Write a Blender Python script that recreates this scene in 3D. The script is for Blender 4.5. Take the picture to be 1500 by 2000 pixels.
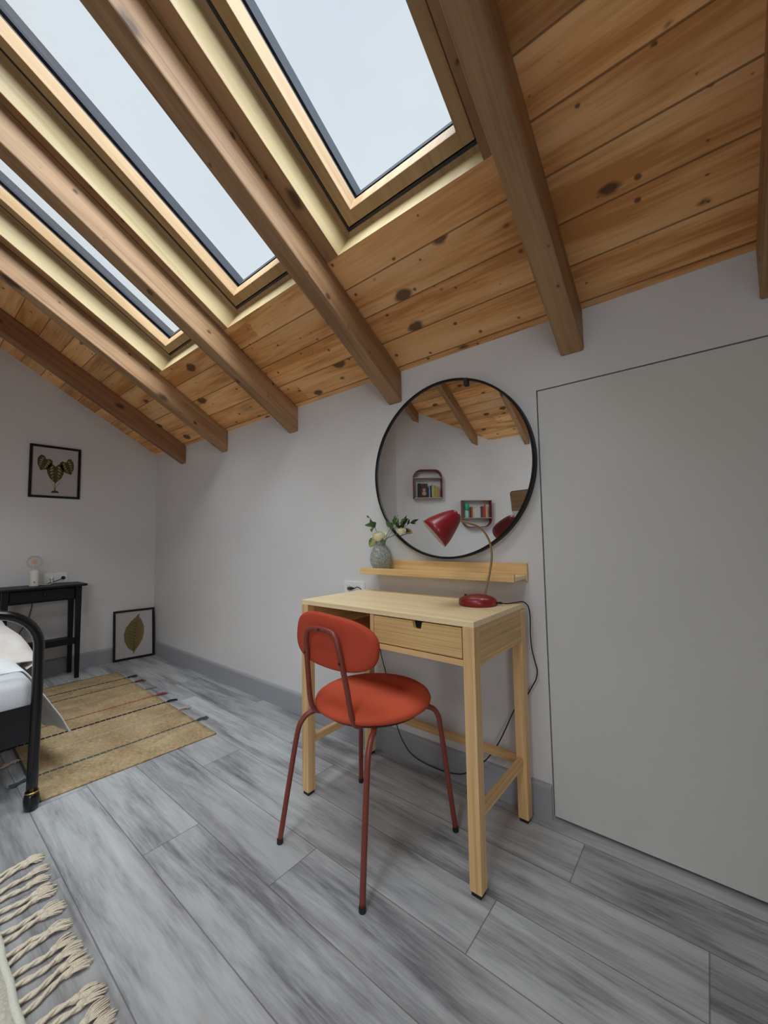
import bpy, bmesh, math, random
from mathutils import Vector, Matrix, noise
random.seed(7)
C = bpy.context.scene.collection
for o in list(bpy.data.objects): bpy.data.objects.remove(o)
PI = math.pi

# ------------------------------------------------------------------ camera
CAM = Vector((3.9235, -1.5027, 0.9972))
yaw, pitch, roll = -0.6824, 0.0646, -0.0165
fwd = Vector((math.sin(yaw)*math.cos(pitch), math.cos(yaw)*math.cos(pitch), math.sin(pitch)))
rgt = Vector((math.cos(yaw), -math.sin(yaw), 0)); upv = rgt.cross(fwd)
r2 = math.cos(roll)*rgt + math.sin(roll)*upv; u2 = -math.sin(roll)*rgt + math.cos(roll)*upv
cd = bpy.data.cameras.new('camera'); cam = bpy.data.objects.new('camera', cd); C.objects.link(cam)
M = Matrix((( r2.x, u2.x, -fwd.x), (r2.y, u2.y, -fwd.y), (r2.z, u2.z, -fwd.z))).to_4x4(); M.translation = CAM
cam.matrix_world = M; cd.sensor_fit = 'HORIZONTAL'; cd.sensor_width = 36; cd.lens = 775.85/1500*36
cd.clip_start = 0.02; bpy.context.scene.camera = cam

# ------------------------------------------------------------------ exposure, world
vs = bpy.context.scene.view_settings
vs.view_transform = 'Standard'; vs.look = 'None'; vs.gamma = 1; vs.use_curve_mapping = False
vs.exposure = 0.0
cy = bpy.context.scene.cycles
cy.max_bounces = 14; cy.diffuse_bounces = 8; cy.glossy_bounces = 6; cy.transparent_max_bounces = 12; cy.transmission_bounces = 8
cy.use_denoising = True
cy.sample_clamp_indirect = 6.0
cy.caustics_reflective = False; cy.caustics_refractive = False
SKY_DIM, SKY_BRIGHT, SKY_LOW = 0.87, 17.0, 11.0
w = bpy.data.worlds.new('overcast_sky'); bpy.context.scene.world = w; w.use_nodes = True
nt = w.node_tree; nt.nodes.clear()
def N(nt, t, **k):
    n = nt.nodes.new(t)
    for a, b in k.items():
        if a.startswith('i_'):
            n.inputs[int(a[2:]) if a[2:].isdigit() else a[2:].replace('_', ' ')].default_value = b
        else: setattr(n, a, b)
    return n
def L(nt, a, b): nt.links.new(a, b)
tc = N(nt, 'ShaderNodeTexCoord')
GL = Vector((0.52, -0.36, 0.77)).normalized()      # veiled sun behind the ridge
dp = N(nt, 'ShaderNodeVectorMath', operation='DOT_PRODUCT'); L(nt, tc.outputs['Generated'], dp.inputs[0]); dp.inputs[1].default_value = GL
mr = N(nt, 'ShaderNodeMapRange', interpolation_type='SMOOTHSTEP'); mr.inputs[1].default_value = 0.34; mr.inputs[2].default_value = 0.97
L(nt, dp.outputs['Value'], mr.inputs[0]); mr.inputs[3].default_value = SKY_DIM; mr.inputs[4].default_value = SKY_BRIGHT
cn = N(nt, 'ShaderNodeTexNoise'); cn.inputs['Scale'].default_value = 1.6; cn.inputs['Detail'].default_value = 4; L(nt, tc.outputs['Generated'], cn.inputs['Vector'])
cr = N(nt, 'ShaderNodeValToRGB'); cr.color_ramp.elements[0].color = (0.80, 0.87, 0.945, 1); cr.color_ramp.elements[1].color = (0.95, 0.985, 1, 1)
cr.color_ramp.elements[0].position = .3; cr.color_ramp.elements[1].position = .7
L(nt, cn.outputs['Fac'], cr.inputs[0])
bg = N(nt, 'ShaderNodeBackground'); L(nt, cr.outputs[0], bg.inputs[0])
dp2 = N(nt, 'ShaderNodeVectorMath', operation='DOT_PRODUCT'); L(nt, tc.outputs['Generated'], dp2.inputs[0]); dp2.inputs[1].default_value = Vector((.1, .95, .30)).normalized()   # brighter patch of sky added low over the eaves, lifts the rear walls
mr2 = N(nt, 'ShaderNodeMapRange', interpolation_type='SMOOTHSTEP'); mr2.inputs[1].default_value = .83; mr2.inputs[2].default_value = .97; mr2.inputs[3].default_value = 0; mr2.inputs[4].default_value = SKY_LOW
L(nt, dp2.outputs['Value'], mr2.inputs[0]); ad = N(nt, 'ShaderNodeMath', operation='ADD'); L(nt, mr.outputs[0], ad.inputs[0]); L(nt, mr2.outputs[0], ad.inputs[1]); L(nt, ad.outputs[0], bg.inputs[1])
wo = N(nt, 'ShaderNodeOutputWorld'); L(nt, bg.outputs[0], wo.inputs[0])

# ------------------------------------------------------------------ roof frame: (x, s along slope, n normal outward)
HC, TS = 1.7914, 0.5881
AL = math.atan(TS); SL = Vector((0, -math.cos(AL), math.sin(AL))); NR = Vector((0, math.sin(AL), math.cos(AL)))
def Q(x, s, n=0.0): return Vector((x, 0, HC)) + SL*s + NR*n
RIDGE_Y = -2.529; RIDGE_Z = HC - TS*RIDGE_Y; RIDGE_S = -RIDGE_Y/math.cos(AL)
KNEE_Y, KNEE_Z = -4.0, 2.394
S2 = (RIDGE_Z-KNEE_Z)/(RIDGE_Y-KNEE_Y)
XR = 5.3
SKY = [(1.306, 1.899), (2.091, 2.684), (2.889, 3.482)]
SKS0, SKS1 = 0.556, 2.02
# roof window added on the unseen other slope, for more daylight
SKY_ADDED = [(3.45, 4.25)]
def Q2(x, s, n=0.0):      # s measured down from the ridge
    a = math.atan(S2); d = Vector((0, -math.cos(a), -math.sin(a))); nn = Vector((0, -math.sin(a), math.cos(a)))
    return Vector((x, RIDGE_Y, RIDGE_Z)) + d*s + nn*n
for (x0, x1), q, sa, sb in [(k, Q, SKS0, SKS1) for k in SKY] + [(k, Q2, .25, 1.35) for k in SKY_ADDED]:
    ld = bpy.data.lights.new('skylight_portal', 'AREA'); ld.shape = 'RECTANGLE'; ld.cycles.is_portal = True
    lo = bpy.data.objects.new('skylight_portal', ld); C.objects.link(lo)
    a, b, c_ = q(x0, sa, .2), q(x1, sa, .2), q(x0, sb, .2)
    ld.size = (b-a).length; ld.size_y = (c_-a).length
    ex = (b-a).normalized(); ey = (c_-a).normalized(); ez = ex.cross(ey)
    if ez.z < 0: ez = -ez; ex = -ex
    m = Matrix((ex, ey, ez)).transposed().to_4x4(); m.translation = (b+c_)/2; lo.matrix_world = m
ld = bpy.data.lights.new('window_portal', 'AREA'); ld.shape = 'RECTANGLE'; ld.cycles.is_portal = True; ld.size = 1.15; ld.size_y = 1.2
lo = bpy.data.objects.new('window_portal', ld); C.objects.link(lo); lo.location = (5.37, -3.175, 1.35); lo.rotation_euler = (PI/2, 0, PI/2)

# ------------------------------------------------------------------ helpers
OFF = {}
def tag(o, label=None, cat=None, group=None, kind=None):
    if label: o['label'] = label
    if cat: o['category'] = cat
    if group: o['group'] = group
    if kind: o['kind'] = kind
    return o
def thing(name, label, cat, loc=(0, 0, 0), group=None, kind=None):
    o = bpy.data.objects.new(name, None); C.objects.link(o); o.location = loc; o.empty_display_size = .05
    OFF[o.name] = Vector(loc); return tag(o, label, cat, group, kind)
def boxuv(bm, Ld):
    Ld = Vector(Ld).normalized(); uv = bm.loops.layers.uv.get('UVMap') or bm.loops.layers.uv.new('UVMap')
    for f in bm.faces:
        n = f.normal; k = n.cross(Ld)
        if k.length < .3: k = n.cross(Vector((.3, .2, .9)).normalized()); l2 = k.cross(n)
        else: l2 = Ld
        k = k.normalized()
        for lp in f.loops: lp[uv].uv = (lp.vert.co.dot(l2), lp.vert.co.dot(k))
def build(name, bm, mat, parent=None, smooth=False, bevel=0, grain=None, label=None, segs=2, flip=True, autosm=None, mats=None, subsurf=0):
    if flip: bmesh.ops.recalc_face_normals(bm, faces=bm.faces)
    bm.normal_update()
    if grain is not None: boxuv(bm, grain)
    me = bpy.data.meshes.new(name); off = OFF.get(parent.name, Vector((0, 0, 0))) if parent else Vector((0, 0, 0))
    if parent: bmesh.ops.translate(bm, verts=bm.verts, vec=-off)
    bm.to_mesh(me); bm.free()
    for m in (mats or [mat]): me.materials.append(m)
    o = bpy.data.objects.new(name, me); C.objects.link(o)
    if parent: o.parent = parent
    OFF[o.name] = off
    if smooth:
        for p in me.polygons: p.use_smooth = True
    if subsurf:
        md = o.modifiers.new('sub', 'SUBSURF'); md.levels = subsurf; md.render_levels = subsurf
    if bevel:
        md = o.modifiers.new('bevel', 'BEVEL'); md.width = bevel; md.segments = segs; md.limit_method = 'ANGLE'; md.angle_limit = .6
        md.harden_normals = False
    if label: o['label'] = label
    return o
def BM(): return bmesh.new()
def box(bm, x0, x1, y0, y1, z0, z1):
    v = [bm.verts.new((x, y, z)) for z in (z0, z1) for x, y in ((x0, y0), (x1, y0), (x1, y1), (x0, y1))]
    for f in ((0, 3, 2, 1), (4, 5, 6, 7), (0, 1, 5, 4), (1, 2, 6, 5), (2, 3, 7, 6), (3, 0, 4, 7)): bm.faces.new([v[i] for i in f])
    return bm
def hexa(bm, p):           # eight corners, bottom four then top four
    v = [bm.verts.new(q) for q in p]
    for f in ((0, 3, 2, 1), (4, 5, 6, 7), (0, 1, 5, 4), (1, 2, 6, 5), (2, 3, 7, 6), (3, 0, 4, 7)): bm.faces.new([v[i] for i in f])
    return bm
def prism(bm, pts, ext):   # polygon of Vectors extruded along ext
    ext = Vector(ext); a = [bm.verts.new(p) for p in pts]; b = [bm.verts.new(Vector(p)+ext) for p in pts]; n = len(a)
    bm.faces.new(a); bm.faces.new(b[::-1])
    for i in range(n): bm.faces.new([a[i], b[i], b[(i+1) % n], a[(i+1) % n]])
    return bm
def catmull(pts, n=8, closed=False):
    P = [Vector(p) for p in pts]; out = []; m = len(P)
    rng = range(m) if closed else range(m-1)
    for i in rng:
        if closed: a, b, c, d = P[i-1], P[i], P[(i+1) % m], P[(i+2) % m]
        else: a, b, c, d = P[max(i-1, 0)], P[i], P[i+1], P[min(i+2, m-1)]
        for k in range(n):
            t = k/n
            out.append(.5*((2*b)+(c-a)*t+(2*a-5*b+4*c-d)*t*t+(3*b-a-3*c+d)*t**3))
    if not closed: out.append(P[-1])
    return out
def tube(bm, path, r, seg=12, caps=True, closed=False, flat=1.0):
    P = [Vector(p) for p in path]; n = len(P); rr = r if hasattr(r, '__len__') else [r]*n
    up = None; rings = []
    for i in range(n):
        if closed: t = (P[(i+1) % n]-P[i-1])
        else: t = P[min(i+1, n-1)]-P[max(i-1, 0)]
        t.normalize()
        if up is None:
            up = Vector((0, 0, 1)) if abs(t.z) < .9 else Vector((1, 0, 0))
        up = (up - t*up.dot(t)).normalized(); s = t.cross(up)
        rings.append([bm.verts.new(P[i] + (up*math.cos(2*PI*k/seg)*flat + s*math.sin(2*PI*k/seg))*rr[i]) for k in range(seg)])
    m = n if closed else n-1
    for i in range(m):
        A, B = rings[i], rings[(i+1) % n]
        for k in range(seg): bm.faces.new([A[k], A[(k+1) % seg], B[(k+1) % seg], B[k]])
    if caps and not closed: bm.faces.new(rings[0][::-1]); bm.faces.new(rings[-1])
    return bm
def lathe(bm, prof, center=(0, 0, 0), axis=(0, 0, 1), seg=40):
    ax = Vector(axis).normalized(); e1 = ax.orthogonal().normalized(); e2 = ax.cross(e1); c0 = Vector(center); rings = []
    for r, z in prof:
        if r < 1e-6: rings.append([bm.verts.new(c0+ax*z)])
        else: rings.append([bm.verts.new(c0+ax*z+(e1*math.cos(2*PI*k/seg)+e2*math.sin(2*PI*k/seg))*r) for k in range(seg)])
    for A, B in zip(rings, rings[1:]):
        for k in range(seg):
            k2 = (k+1) % seg
            if len(A) == 1 and len(B) == 1: continue
            if len(A) == 1: bm.faces.new([A[0], B[k], B[k2]])
            elif len(B) == 1: bm.faces.new([A[k], B[0], A[k2]])
            else: bm.faces.new([A[k], A[k2], B[k2], B[k]])
    return bm
def arc(c, r, a0, a1, n, ex, ey):
    ex, ey, c = Vector(ex), Vector(ey), Vector(c)
    return [c+ex*r*math.cos(a0+(a1-a0)*i/n)+ey*r*math.sin(a0+(a1-a0)*i/n) for i in range(n+1)]

# ------------------------------------------------------------------ materials
def mat(name, col=(.5, .5, .5), rough=.6, metal=0, spec=.5, sheen=0, bump=None, coat=0):
    m = bpy.data.materials.new(name); m.use_nodes = True; b = m.node_tree.nodes['Principled BSDF']
    b.inputs['Base Color'].default_value = (*col, 1); b.inputs['Roughness'].default_value = rough; b.inputs['Metallic'].default_value = metal
    b.inputs['Specular IOR Level'].default_value = spec; b.inputs['Coat Weight'].default_value = coat
    if sheen: b.inputs['Sheen Weight'].default_value = sheen
    if bump:
        t = m.node_tree; c = N(t, 'ShaderNodeTexCoord'); n = N(t, 'ShaderNodeTexNoise'); n.inputs['Scale'].default_value = bump[0]; n.inputs['Detail'].default_value = 5
        L(t, c.outputs['Object'], n.inputs['Vector']); bp = N(t, 'ShaderNodeBump'); bp.inputs['Strength'].default_value = bump[1]; bp.inputs['Distance'].default_value = .002
        L(t, n.outputs['Fac'], bp.inputs['Height']); L(t, bp.outputs[0], b.inputs['Normal'])
    return m
def ramp(t, fac, stops):
    r = N(t, 'ShaderNodeValToRGB'); e = r.color_ramp.elements
    while len(e) < len(stops): e.new(.5)
    for i, (p, c) in enumerate(stops): e[i].position = p; e[i].color = (*c, 1) if len(c) == 3 else c
    L(t, fac, r.inputs[0]); return r
def mixc(t, fac, a, b, mode='MIX'):
    m = N(t, 'ShaderNodeMix', data_type='RGBA', blend_type=mode)
    if isinstance(fac, (int, float)): m.inputs[0].default_value = fac
    else: L(t, fac, m.inputs[0])
    for i, x in ((6, a), (7, b)):
        if isinstance(x, tuple): m.inputs[i].default_value = (*x, 1)
        else: L(t, x, m.inputs[i])
    return m.outputs[2]
def mth(t, op, a, b=None, clamp=False):
    m = N(t, 'ShaderNodeMath', operation=op, use_clamp=clamp)
    for i, x in ((0, a), (1, b)):
        if x is None: continue
        if isinstance(x, (int, float)): m.inputs[i].default_value = x
        else: L(t, x, m.inputs[i])
    return m.outputs[0]
def sc_vec(t, v, s, add=None):
    m = N(t, 'ShaderNodeVectorMath', operation='MULTIPLY'); L(t, v, m.inputs[0]); m.inputs[1].default_value = s
    if add is None: return m.outputs[0]
    a = N(t, 'ShaderNodeVectorMath', operation='ADD'); L(t, m.outputs[0], a.inputs[0]); L(t, add, a.inputs[1]); return a.outputs[0]
def noi(t, v, scale=1, detail=4, dist=0, rough=.5):
    n = N(t, 'ShaderNodeTexNoise'); L(t, v, n.inputs['Vector']); n.inputs['Scale'].default_value = scale; n.inputs['Detail'].default_value = detail
    n.inputs['Distortion'].default_value = dist; n.inputs['Roughness'].default_value = rough; return n.outputs['Fac']
def wood(name, light, mid, dark, knots=True, seam=0.0, rough=.55, grain=28, knotden=6.0, seed_uv=False, streak=1.0, offs=0.0):
    """uv in metres: u along the grain, v across"""
    m = bpy.data.materials.new(name); m.use_nodes = True; t = m.node_tree; b = t.nodes['Principled BSDF']
    uvn = N(t, 'ShaderNodeUVMap'); uvn.uv_map = 'UVMap'
    base = uvn.outputs[0]
    if seed_uv:
        u2_ = N(t, 'ShaderNodeUVMap'); u2_.uv_map = 'seed'; sv = sc_vec(t, u2_.outputs[0], (37, 53, 0))
    else:
        oi = N(t, 'ShaderNodeObjectInfo'); cx = N(t, 'ShaderNodeCombineXYZ'); L(t, mth(t, 'MULTIPLY', oi.outputs['Random'], 61), cx.inputs[0]); cx.inputs[1].default_value = offs; sv = cx.outputs[0]
    v1 = sc_vec(t, base, (1.3, grain, 1), sv); v2 = sc_vec(t, base, (1.0, 5.0, 1), sv); v3 = sc_vec(t, base, (6, grain*6, 1), sv)
    g1 = noi(t, v1, 1, 5, .8); g2 = noi(t, v2, 1, 3, .6); g3 = noi(t, v3, 1, 2)
    s = mth(t, 'ADD', mth(t, 'MULTIPLY', g1, .55*streak), mth(t, 'MULTIPLY', g2, 1-.55*streak))
    s = mth(t, 'ADD', s, mth(t, 'MULTIPLY', mth(t, 'SUBTRACT', g3, .5), .22))
    col = ramp(t, s, [(.40, dark), (.5, mid), (.60, light)] if seed_uv else [(.34, dark), (.5, mid), (.66, light)]).outputs[0]
    if seed_uv:   # board to board tone
        sx = N(t, 'ShaderNodeSeparateXYZ'); L(t, u2_.outputs[0], sx.inputs[0])
        br = N(t, 'ShaderNodeMapRange'); L(t, sx.outputs[0], br.inputs[0]); br.inputs[3].default_value = .78; br.inputs[4].default_value = 1.15
        cc = N(t, 'ShaderNodeCombineXYZ'); L(t, br.outputs[0], cc.inputs[0]); L(t, br.outputs[0], cc.inputs[1]); L(t, br.outputs[0], cc.inputs[2])
        col = mixc(t, 1.0, col, cc.outputs[0], 'MULTIPLY')
    if knots:
        def kn(scale, thr, soft, c, st=(1.0, 1.25, 1)):
            vv = sc_vec(t, base, tuple(k*scale for k in st), sv)
            vo = N(t, 'ShaderNodeTexVoronoi', feature='F1', voronoi_dimensions='2D'); vo.inputs['Scale'].default_value = 1; vo.inputs['Randomness'].default_value = 1
            # slight wobble of the outline
            wob = noi(t, vv, 5, 2); ad = N(t, 'ShaderNodeVectorMath', operation='ADD'); cw = N(t, 'ShaderNodeCombineXYZ')
            L(t, mth(t, 'MULTIPLY', mth(t, 'SUBTRACT', wob, .5), .12), cw.inputs[0]); L(t, mth(t, 'MULTIPLY', mth(t, 'SUBTRACT', wob, .5), -.1), cw.inputs[1])
            L(t, vv, ad.inputs[0]); L(t, cw.outputs[0], ad.inputs[1]); L(t, ad.outputs[0], vo.inputs['Vector'])
            sp = N(t, 'ShaderNodeSeparateColor'); L(t, vo.outputs['Color'], sp.inputs[0])
            rad = mth(t, 'MULTIPLY', mth(t, 'POWER', sp.outputs[0], 3.6), thr)
            d = mth(t, 'SUBTRACT', rad, vo.outputs['Distance'])
            f = mth(t, 'MULTIPLY', d, 1/soft, True)
            return f, c
        f, c = kn(knotden*.55, .27, .26, 0, (.5, 1.35, 1)); col = mixc(t, mth(t, 'MULTIPLY', f, .6), col, tuple(x*.42 for x in dark))
        f, c = kn(knotden, .23, .07, 0, (.62, 1.1, 1)); col = mixc(t, mth(t, 'MULTIPLY', f, .85), col, (.055, .025, .012))
        f, c = kn(knotden*1.9, .15, .06, 0); col = mixc(t, mth(t, 'MULTIPLY', f, .8), col, (.07, .03, .015))
    if seam:
        sxy = N(t, 'ShaderNodeUVMap'); sxy.uv_map = 'edge'; sp = N(t, 'ShaderNodeSeparateXYZ'); L(t, sxy.outputs[0], sp.inputs[0])
        d1 = mth(t, 'LESS_THAN', sp.outputs[1], seam); col = mixc(t, mth(t, 'MULTIPLY', d1, .75), col, tuple(x*.25 for x in dark))
    L(t, col, b.inputs['Base Color']); b.inputs['Roughness'].default_value = rough; b.inputs['Specular IOR Level'].default_value = .35
    bp = N(t, 'ShaderNodeBump'); bp.inputs['Strength'].default_value = .12; bp.inputs['Distance'].default_value = .002; L(t, g1, bp.inputs['Height']); L(t, bp.outputs[0], b.inputs['Normal'])
    return m
pine_board = wood('pine_board', (.92, .54, .25), (.82, .43, .165), (.60, .26, .075), seam=.0028, seed_uv=True, knotden=6.5, grain=16, streak=.7)
pine_beam = wood('pine_beam', (.49, .30, .16), (.38, .22, .11), (.25, .125, .052), knotden=4.0, grain=26)
pine_dark = wood('pine_dark', (.36, .18, .09), (.28, .13, .06), (.18, .075, .035), knotden=4.0, grain=26)
pine_pale = wood('pine_pale', (.62, .50, .29), (.55, .43, .23), (.46, .34, .17), knots=False, grain=20)
pine_sash = wood('pine_sash', (.45, .30, .165), (.38, .245, .125), (.30, .18, .08), knots=False, grain=30)
bamboo = wood('bamboo', (.80, .56, .28), (.68, .45, .195), (.48, .29, .11), knots=False, grain=100, rough=.45)
bamboo_leg = wood('bamboo_leg', (.82, .55, .28), (.70, .44, .20), (.50, .28, .11), knots=False, grain=60, rough=.45)
bamboo_top = wood('bamboo_top', (.92, .76, .48), (.86, .68, .40), (.74, .55, .29), knots=False, grain=60, rough=.4)
ply_brown = wood('ply_brown', (.20, .11, .045), (.16, .085, .033), (.11, .055, .02), knots=False, grain=20)

def wallmat(name, col, amt=.05):
    m = mat(name, col, .85, spec=.2, bump=(180, .15)); t = m.node_tree; b = t.nodes['Principled BSDF']
    c = N(t, 'ShaderNodeTexCoord'); n = noi(t, c.outputs['Object'], 1.5, 4)
    r = ramp(t, n, [(.3, tuple(x*(1-amt) for x in col)), (.7, tuple(min(1, x*(1+amt)) for x in col))]); L(t, r.outputs[0], b.inputs['Base Color']); return m
plaster = wallmat('plaster', (.665, .65, .645))
doorpaint = wallmat('door_paint', (.62, .62, .585), .03)
basepaint = mat('baseboard_paint', (.33, .33, .355), .45)
dark_gap = mat('dark_gap', (.03, .03, .03), .9)
white_plastic = mat('white_plastic', (.78, .78, .76), .35)
black_plastic = mat('black_plastic', (.012, .012, .013), .4)
black_paint = mat('black_paint', (.005, .004, .005), .45, spec=.3)
black_frame = mat('black_frame', (.006, .004, .004), .5, spec=.3)
black_metal = mat('black_metal', (.005, .005, .006), .2, spec=.45)
brass = mat('brass', (.55, .38, .12), .3, metal=1)
old_brass = mat('old_brass', (.42, .30, .17), .38, metal=.9)
mirror_m = mat('mirror_glass', (.96, .97, .965), .01, metal=1)
red_paint = mat('red_lamp_paint', (.22, .008, .014), .33, spec=.5)
cream_in = mat('cream_enamel', (.80, .74, .62), .4)
tube_red = mat('rust_powder_coat', (.20, .038, .024), .42)
alu = mat('grey_cladding', (.022, .026, .034), .8, spec=.1)
gasket = mat('gasket', (.02, .02, .025), .6)
paper = mat('paper', (.62, .56, .55), .8)
def fabric(name, a, b_, scale=600, rough=.95, sheen=.2):
    m = mat(name, a, rough, spec=.15, sheen=sheen); t = m.node_tree; b = t.nodes['Principled BSDF']; c = N(t, 'ShaderNodeTexCoord')
    n = noi(t, c.outputs['Object'], scale, 2); L(t, ramp(t, n, [(.35, a), (.65, b_)]).outputs[0], b.inputs['Base Color'])
    bp = N(t, 'ShaderNodeBump'); bp.inputs['Strength'].default_value = .25; bp.inputs['Distance'].default_value = .001; L(t, n, bp.inputs['Height']); L(t, bp.outputs[0], b.inputs['Normal']); return m
rust_fabric = fabric('rust_fabric', (.55, .090, .042), (.62, .108, .052), sheen=0)
linen = fabric('white_linen', (.74, .76, .74), (.80, .81, .79), 300)
sheetm = fabric('mattress_ticking', (.62, .63, .66), (.68, .69, .71), 300)
cream_quilt = fabric('cream_quilt', (.58, .52, .47), (.68, .64, .58), 9)
cream_yarn = fabric('cream_yarn', (.62, .53, .40), (.76, .67, .53), 400)
def glassmat(name, tint=(1, 1, 1), refl=.06, rough=.0, fk=.35):
    m = bpy.data.materials.new(name); m.use_nodes = True; t = m.node_tree; t.nodes.clear()
    tr = N(t, 'ShaderNodeBsdfTransparent'); tr.inputs[0].default_value = (*tint, 1); gl = N(t, 'ShaderNodeBsdfGlossy'); gl.inputs['Roughness'].default_value = rough
    fr = N(t, 'ShaderNodeLayerWeight'); fr.inputs[0].default_value = .25; k = mth(t, 'ADD', mth(t, 'MULTIPLY', fr.outputs['Fresnel'], fk), refl*.3, True)
    mx = N(t, 'ShaderNodeMixShader'); L(t, k, mx.inputs[0]); L(t, tr.outputs[0], mx.inputs[1]); L(t, gl.outputs[0], mx.inputs[2])
    o = N(t, 'ShaderNodeOutputMaterial'); L(t, mx.outputs[0], o.inputs[0]); return m
pane = glassmat('window_pane', (.97, .99, 1.0), refl=.03, fk=.08)
clear = glassmat('clear_glass', (.97, .98, .98))
pic_glass = glassmat('picture_glass', (.97, .97, .97))
vase_glass = mat('vase_glass', (.62, .64, .60), .1, spec=.8)
_t = vase_glass.node_tree; _b = _t.nodes['Principled BSDF']; _c = N(_t, 'ShaderNodeTexCoord'); _v = N(_t, 'ShaderNodeTexVoronoi', feature='SMOOTH_F1'); _v.inputs['Scale'].default_value = 130
L(_t, _c.outputs['Object'], _v.inputs['Vector']); _bp = N(_t, 'ShaderNodeBump'); _bp.inputs['Distance'].default_value = .004; _bp.inputs['Strength'].default_value = .9; L(_t, _v.outputs['Distance'], _bp.inputs['Height']); L(_t, _bp.outputs[0], _b.inputs['Normal'])
_tr = N(_t, 'ShaderNodeBsdfTransparent'); _tr.inputs[0].default_value = (.82, .84, .82, 1); _mx = N(_t, 'ShaderNodeMixShader')
L(_t, ramp(_t, _v.outputs['Distance'], [(.15, (.10, .10, .10)), (.6, (.38, .38, .38))]).outputs[0], _mx.inputs[0]); L(_t, _tr.outputs[0], _mx.inputs[1]); L(_t, _b.outputs[0], _mx.inputs[2]); L(_t, _mx.outputs[0], _t.nodes['Material Output'].inputs[0])

# floor: grey laminate
def floormat():
    m = bpy.data.materials.new('grey_laminate'); m.use_nodes = True; t = m.node_tree; b = t.nodes['Principled BSDF']
    u1 = N(t, 'ShaderNodeUVMap'); u1.uv_map = 'UVMap'; us = N(t, 'ShaderNodeUVMap'); us.uv_map = 'seed'; ue = N(t, 'ShaderNodeUVMap'); ue.uv_map = 'edge'
    sv = sc_vec(t, us.outputs[0], (41, 29, 0)); base = u1.outputs[0]
    big = noi(t, sc_vec(t, base, (1.5, 15, 1), sv), 1, 6, .5, .6); fine = noi(t, sc_vec(t, base, (6, 110, 1), sv), 1, 4, .3); cloud = noi(t, sc_vec(t, base, (1.6, 7.0, 1), sv), 1, 3, .3)
    blot = noi(t, sc_vec(t, base, (9, 34, 1), sv), 1, 5, 1.2); scr = noi(t, sc_vec(t, base, (14, 190, 1), sv), 1, 3, .2)
    s = mth(t, 'ADD', mth(t, 'MULTIPLY', big, .50), mth(t, 'MULTIPLY', cloud, .30)); s = mth(t, 'ADD', s, mth(t, 'MULTIPLY', fine, .12)); s = mth(t, 'ADD', s, mth(t, 'MULTIPLY', blot, .08))
    s = mth(t, 'ADD', s, mth(t, 'MULTIPLY', mth(t, 'SUBTRACT', scr, .5), .10))
    col = ramp(t, s, [(.33, (.09, .09, .10)), (.41, (.19, .19, .20)), (.475, (.33, .335, .342)), (.55, (.455, .465, .467)), (.65, (.54, .55, .553))]).outputs[0]
    tint = noi(t, sc_vec(t, base, (1.1, 3, 1), sv), 1, 2, .3); col = mixc(t, ramp(t, tint, [(.4, (0, 0, 0)), (.65, (.45, .45, .45))]).outputs[0], col, (.50, .43, .385), 'MULTIPLY') if 0 else mixc(t, mth(t, 'MULTIPLY', ramp(t, tint, [(.45, (0, 0, 0)), (.68, (1, 1, 1))]).outputs[0], .28), col, (.47, .42, .39))
    sp = N(t, 'ShaderNodeSeparateXYZ'); L(t, us.outputs[0], sp.inputs[0]); br = N(t, 'ShaderNodeMapRange'); L(t, sp.outputs[0], br.inputs[0]); br.inputs[3].default_value = .86; br.inputs[4].default_value = 1.06
    cc = N(t, 'ShaderNodeCombineXYZ'); [L(t, br.outputs[0], cc.inputs[i]) for i in range(3)]; col = mixc(t, 1.0, col, cc.outputs[0], 'MULTIPLY')
    se = N(t, 'ShaderNodeSeparateXYZ'); L(t, ue.outputs[0], se.inputs[0]); d = mth(t, 'LESS_THAN', mth(t, 'MINIMUM', se.outputs[0], se.outputs[1]), .0016)
    col = mixc(t, mth(t, 'MULTIPLY', d, .62), col, (.075, .07, .075)); L(t, col, b.inputs['Base Color'])
    b.inputs['Roughness'].default_value = .42; b.inputs['Specular IOR Level'].default_value = .4
    bp = N(t, 'ShaderNodeBump'); bp.inputs['Strength'].default_value = .08; bp.inputs['Distance'].default_value = .001; L(t, fine, bp.inputs['Height']); L(t, bp.outputs[0], b.inputs['Normal'])
    return m
laminate = floormat()
# cells(): a flat board field with uv (metres), per-board seed and distance-to-edge uv
def cells(bm, P, rects, flipn=False):
    """rects: (board bounds a0,a1,b0,b1, piece a0,a1,b0,b1, seed); P maps (a,b)->Vector"""
    uv = bm.loops.layers.uv.new('UVMap'); sd = bm.loops.layers.uv.new('seed'); ed = bm.loops.layers.uv.new('edge')
    for (A0, A1, B0, B1, a0, a1, b0, b1, sx, sy) in rects:
        # split into strips so distance to edge stays linear
        bs = sorted({b0, b1, *[x for x in ((B0+B1)/2,) if b0 < x < b1]}); as_ = sorted({a0, a1, *[x for x in (A0+.01, A1-.01) if a0 < x < a1]})
        for p, q in zip(as_, as_[1:]):
            for r, s in zip(bs, bs[1:]):
                co = [(p, r), (q, r), (q, s), (p, s)]; f = bm.faces.new([bm.verts.new(P(*c)) for c in co])
                for lp, (a, b) in zip(f.loops, co):
                    lp[uv].uv = (a, b); lp[sd].uv = (sx, sy); lp[ed].uv = (min(a-A0, A1-a, .5), min(b-B0, B1-b))
    bmesh.ops.remove_doubles(bm, verts=bm.verts, dist=1e-6)

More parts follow.
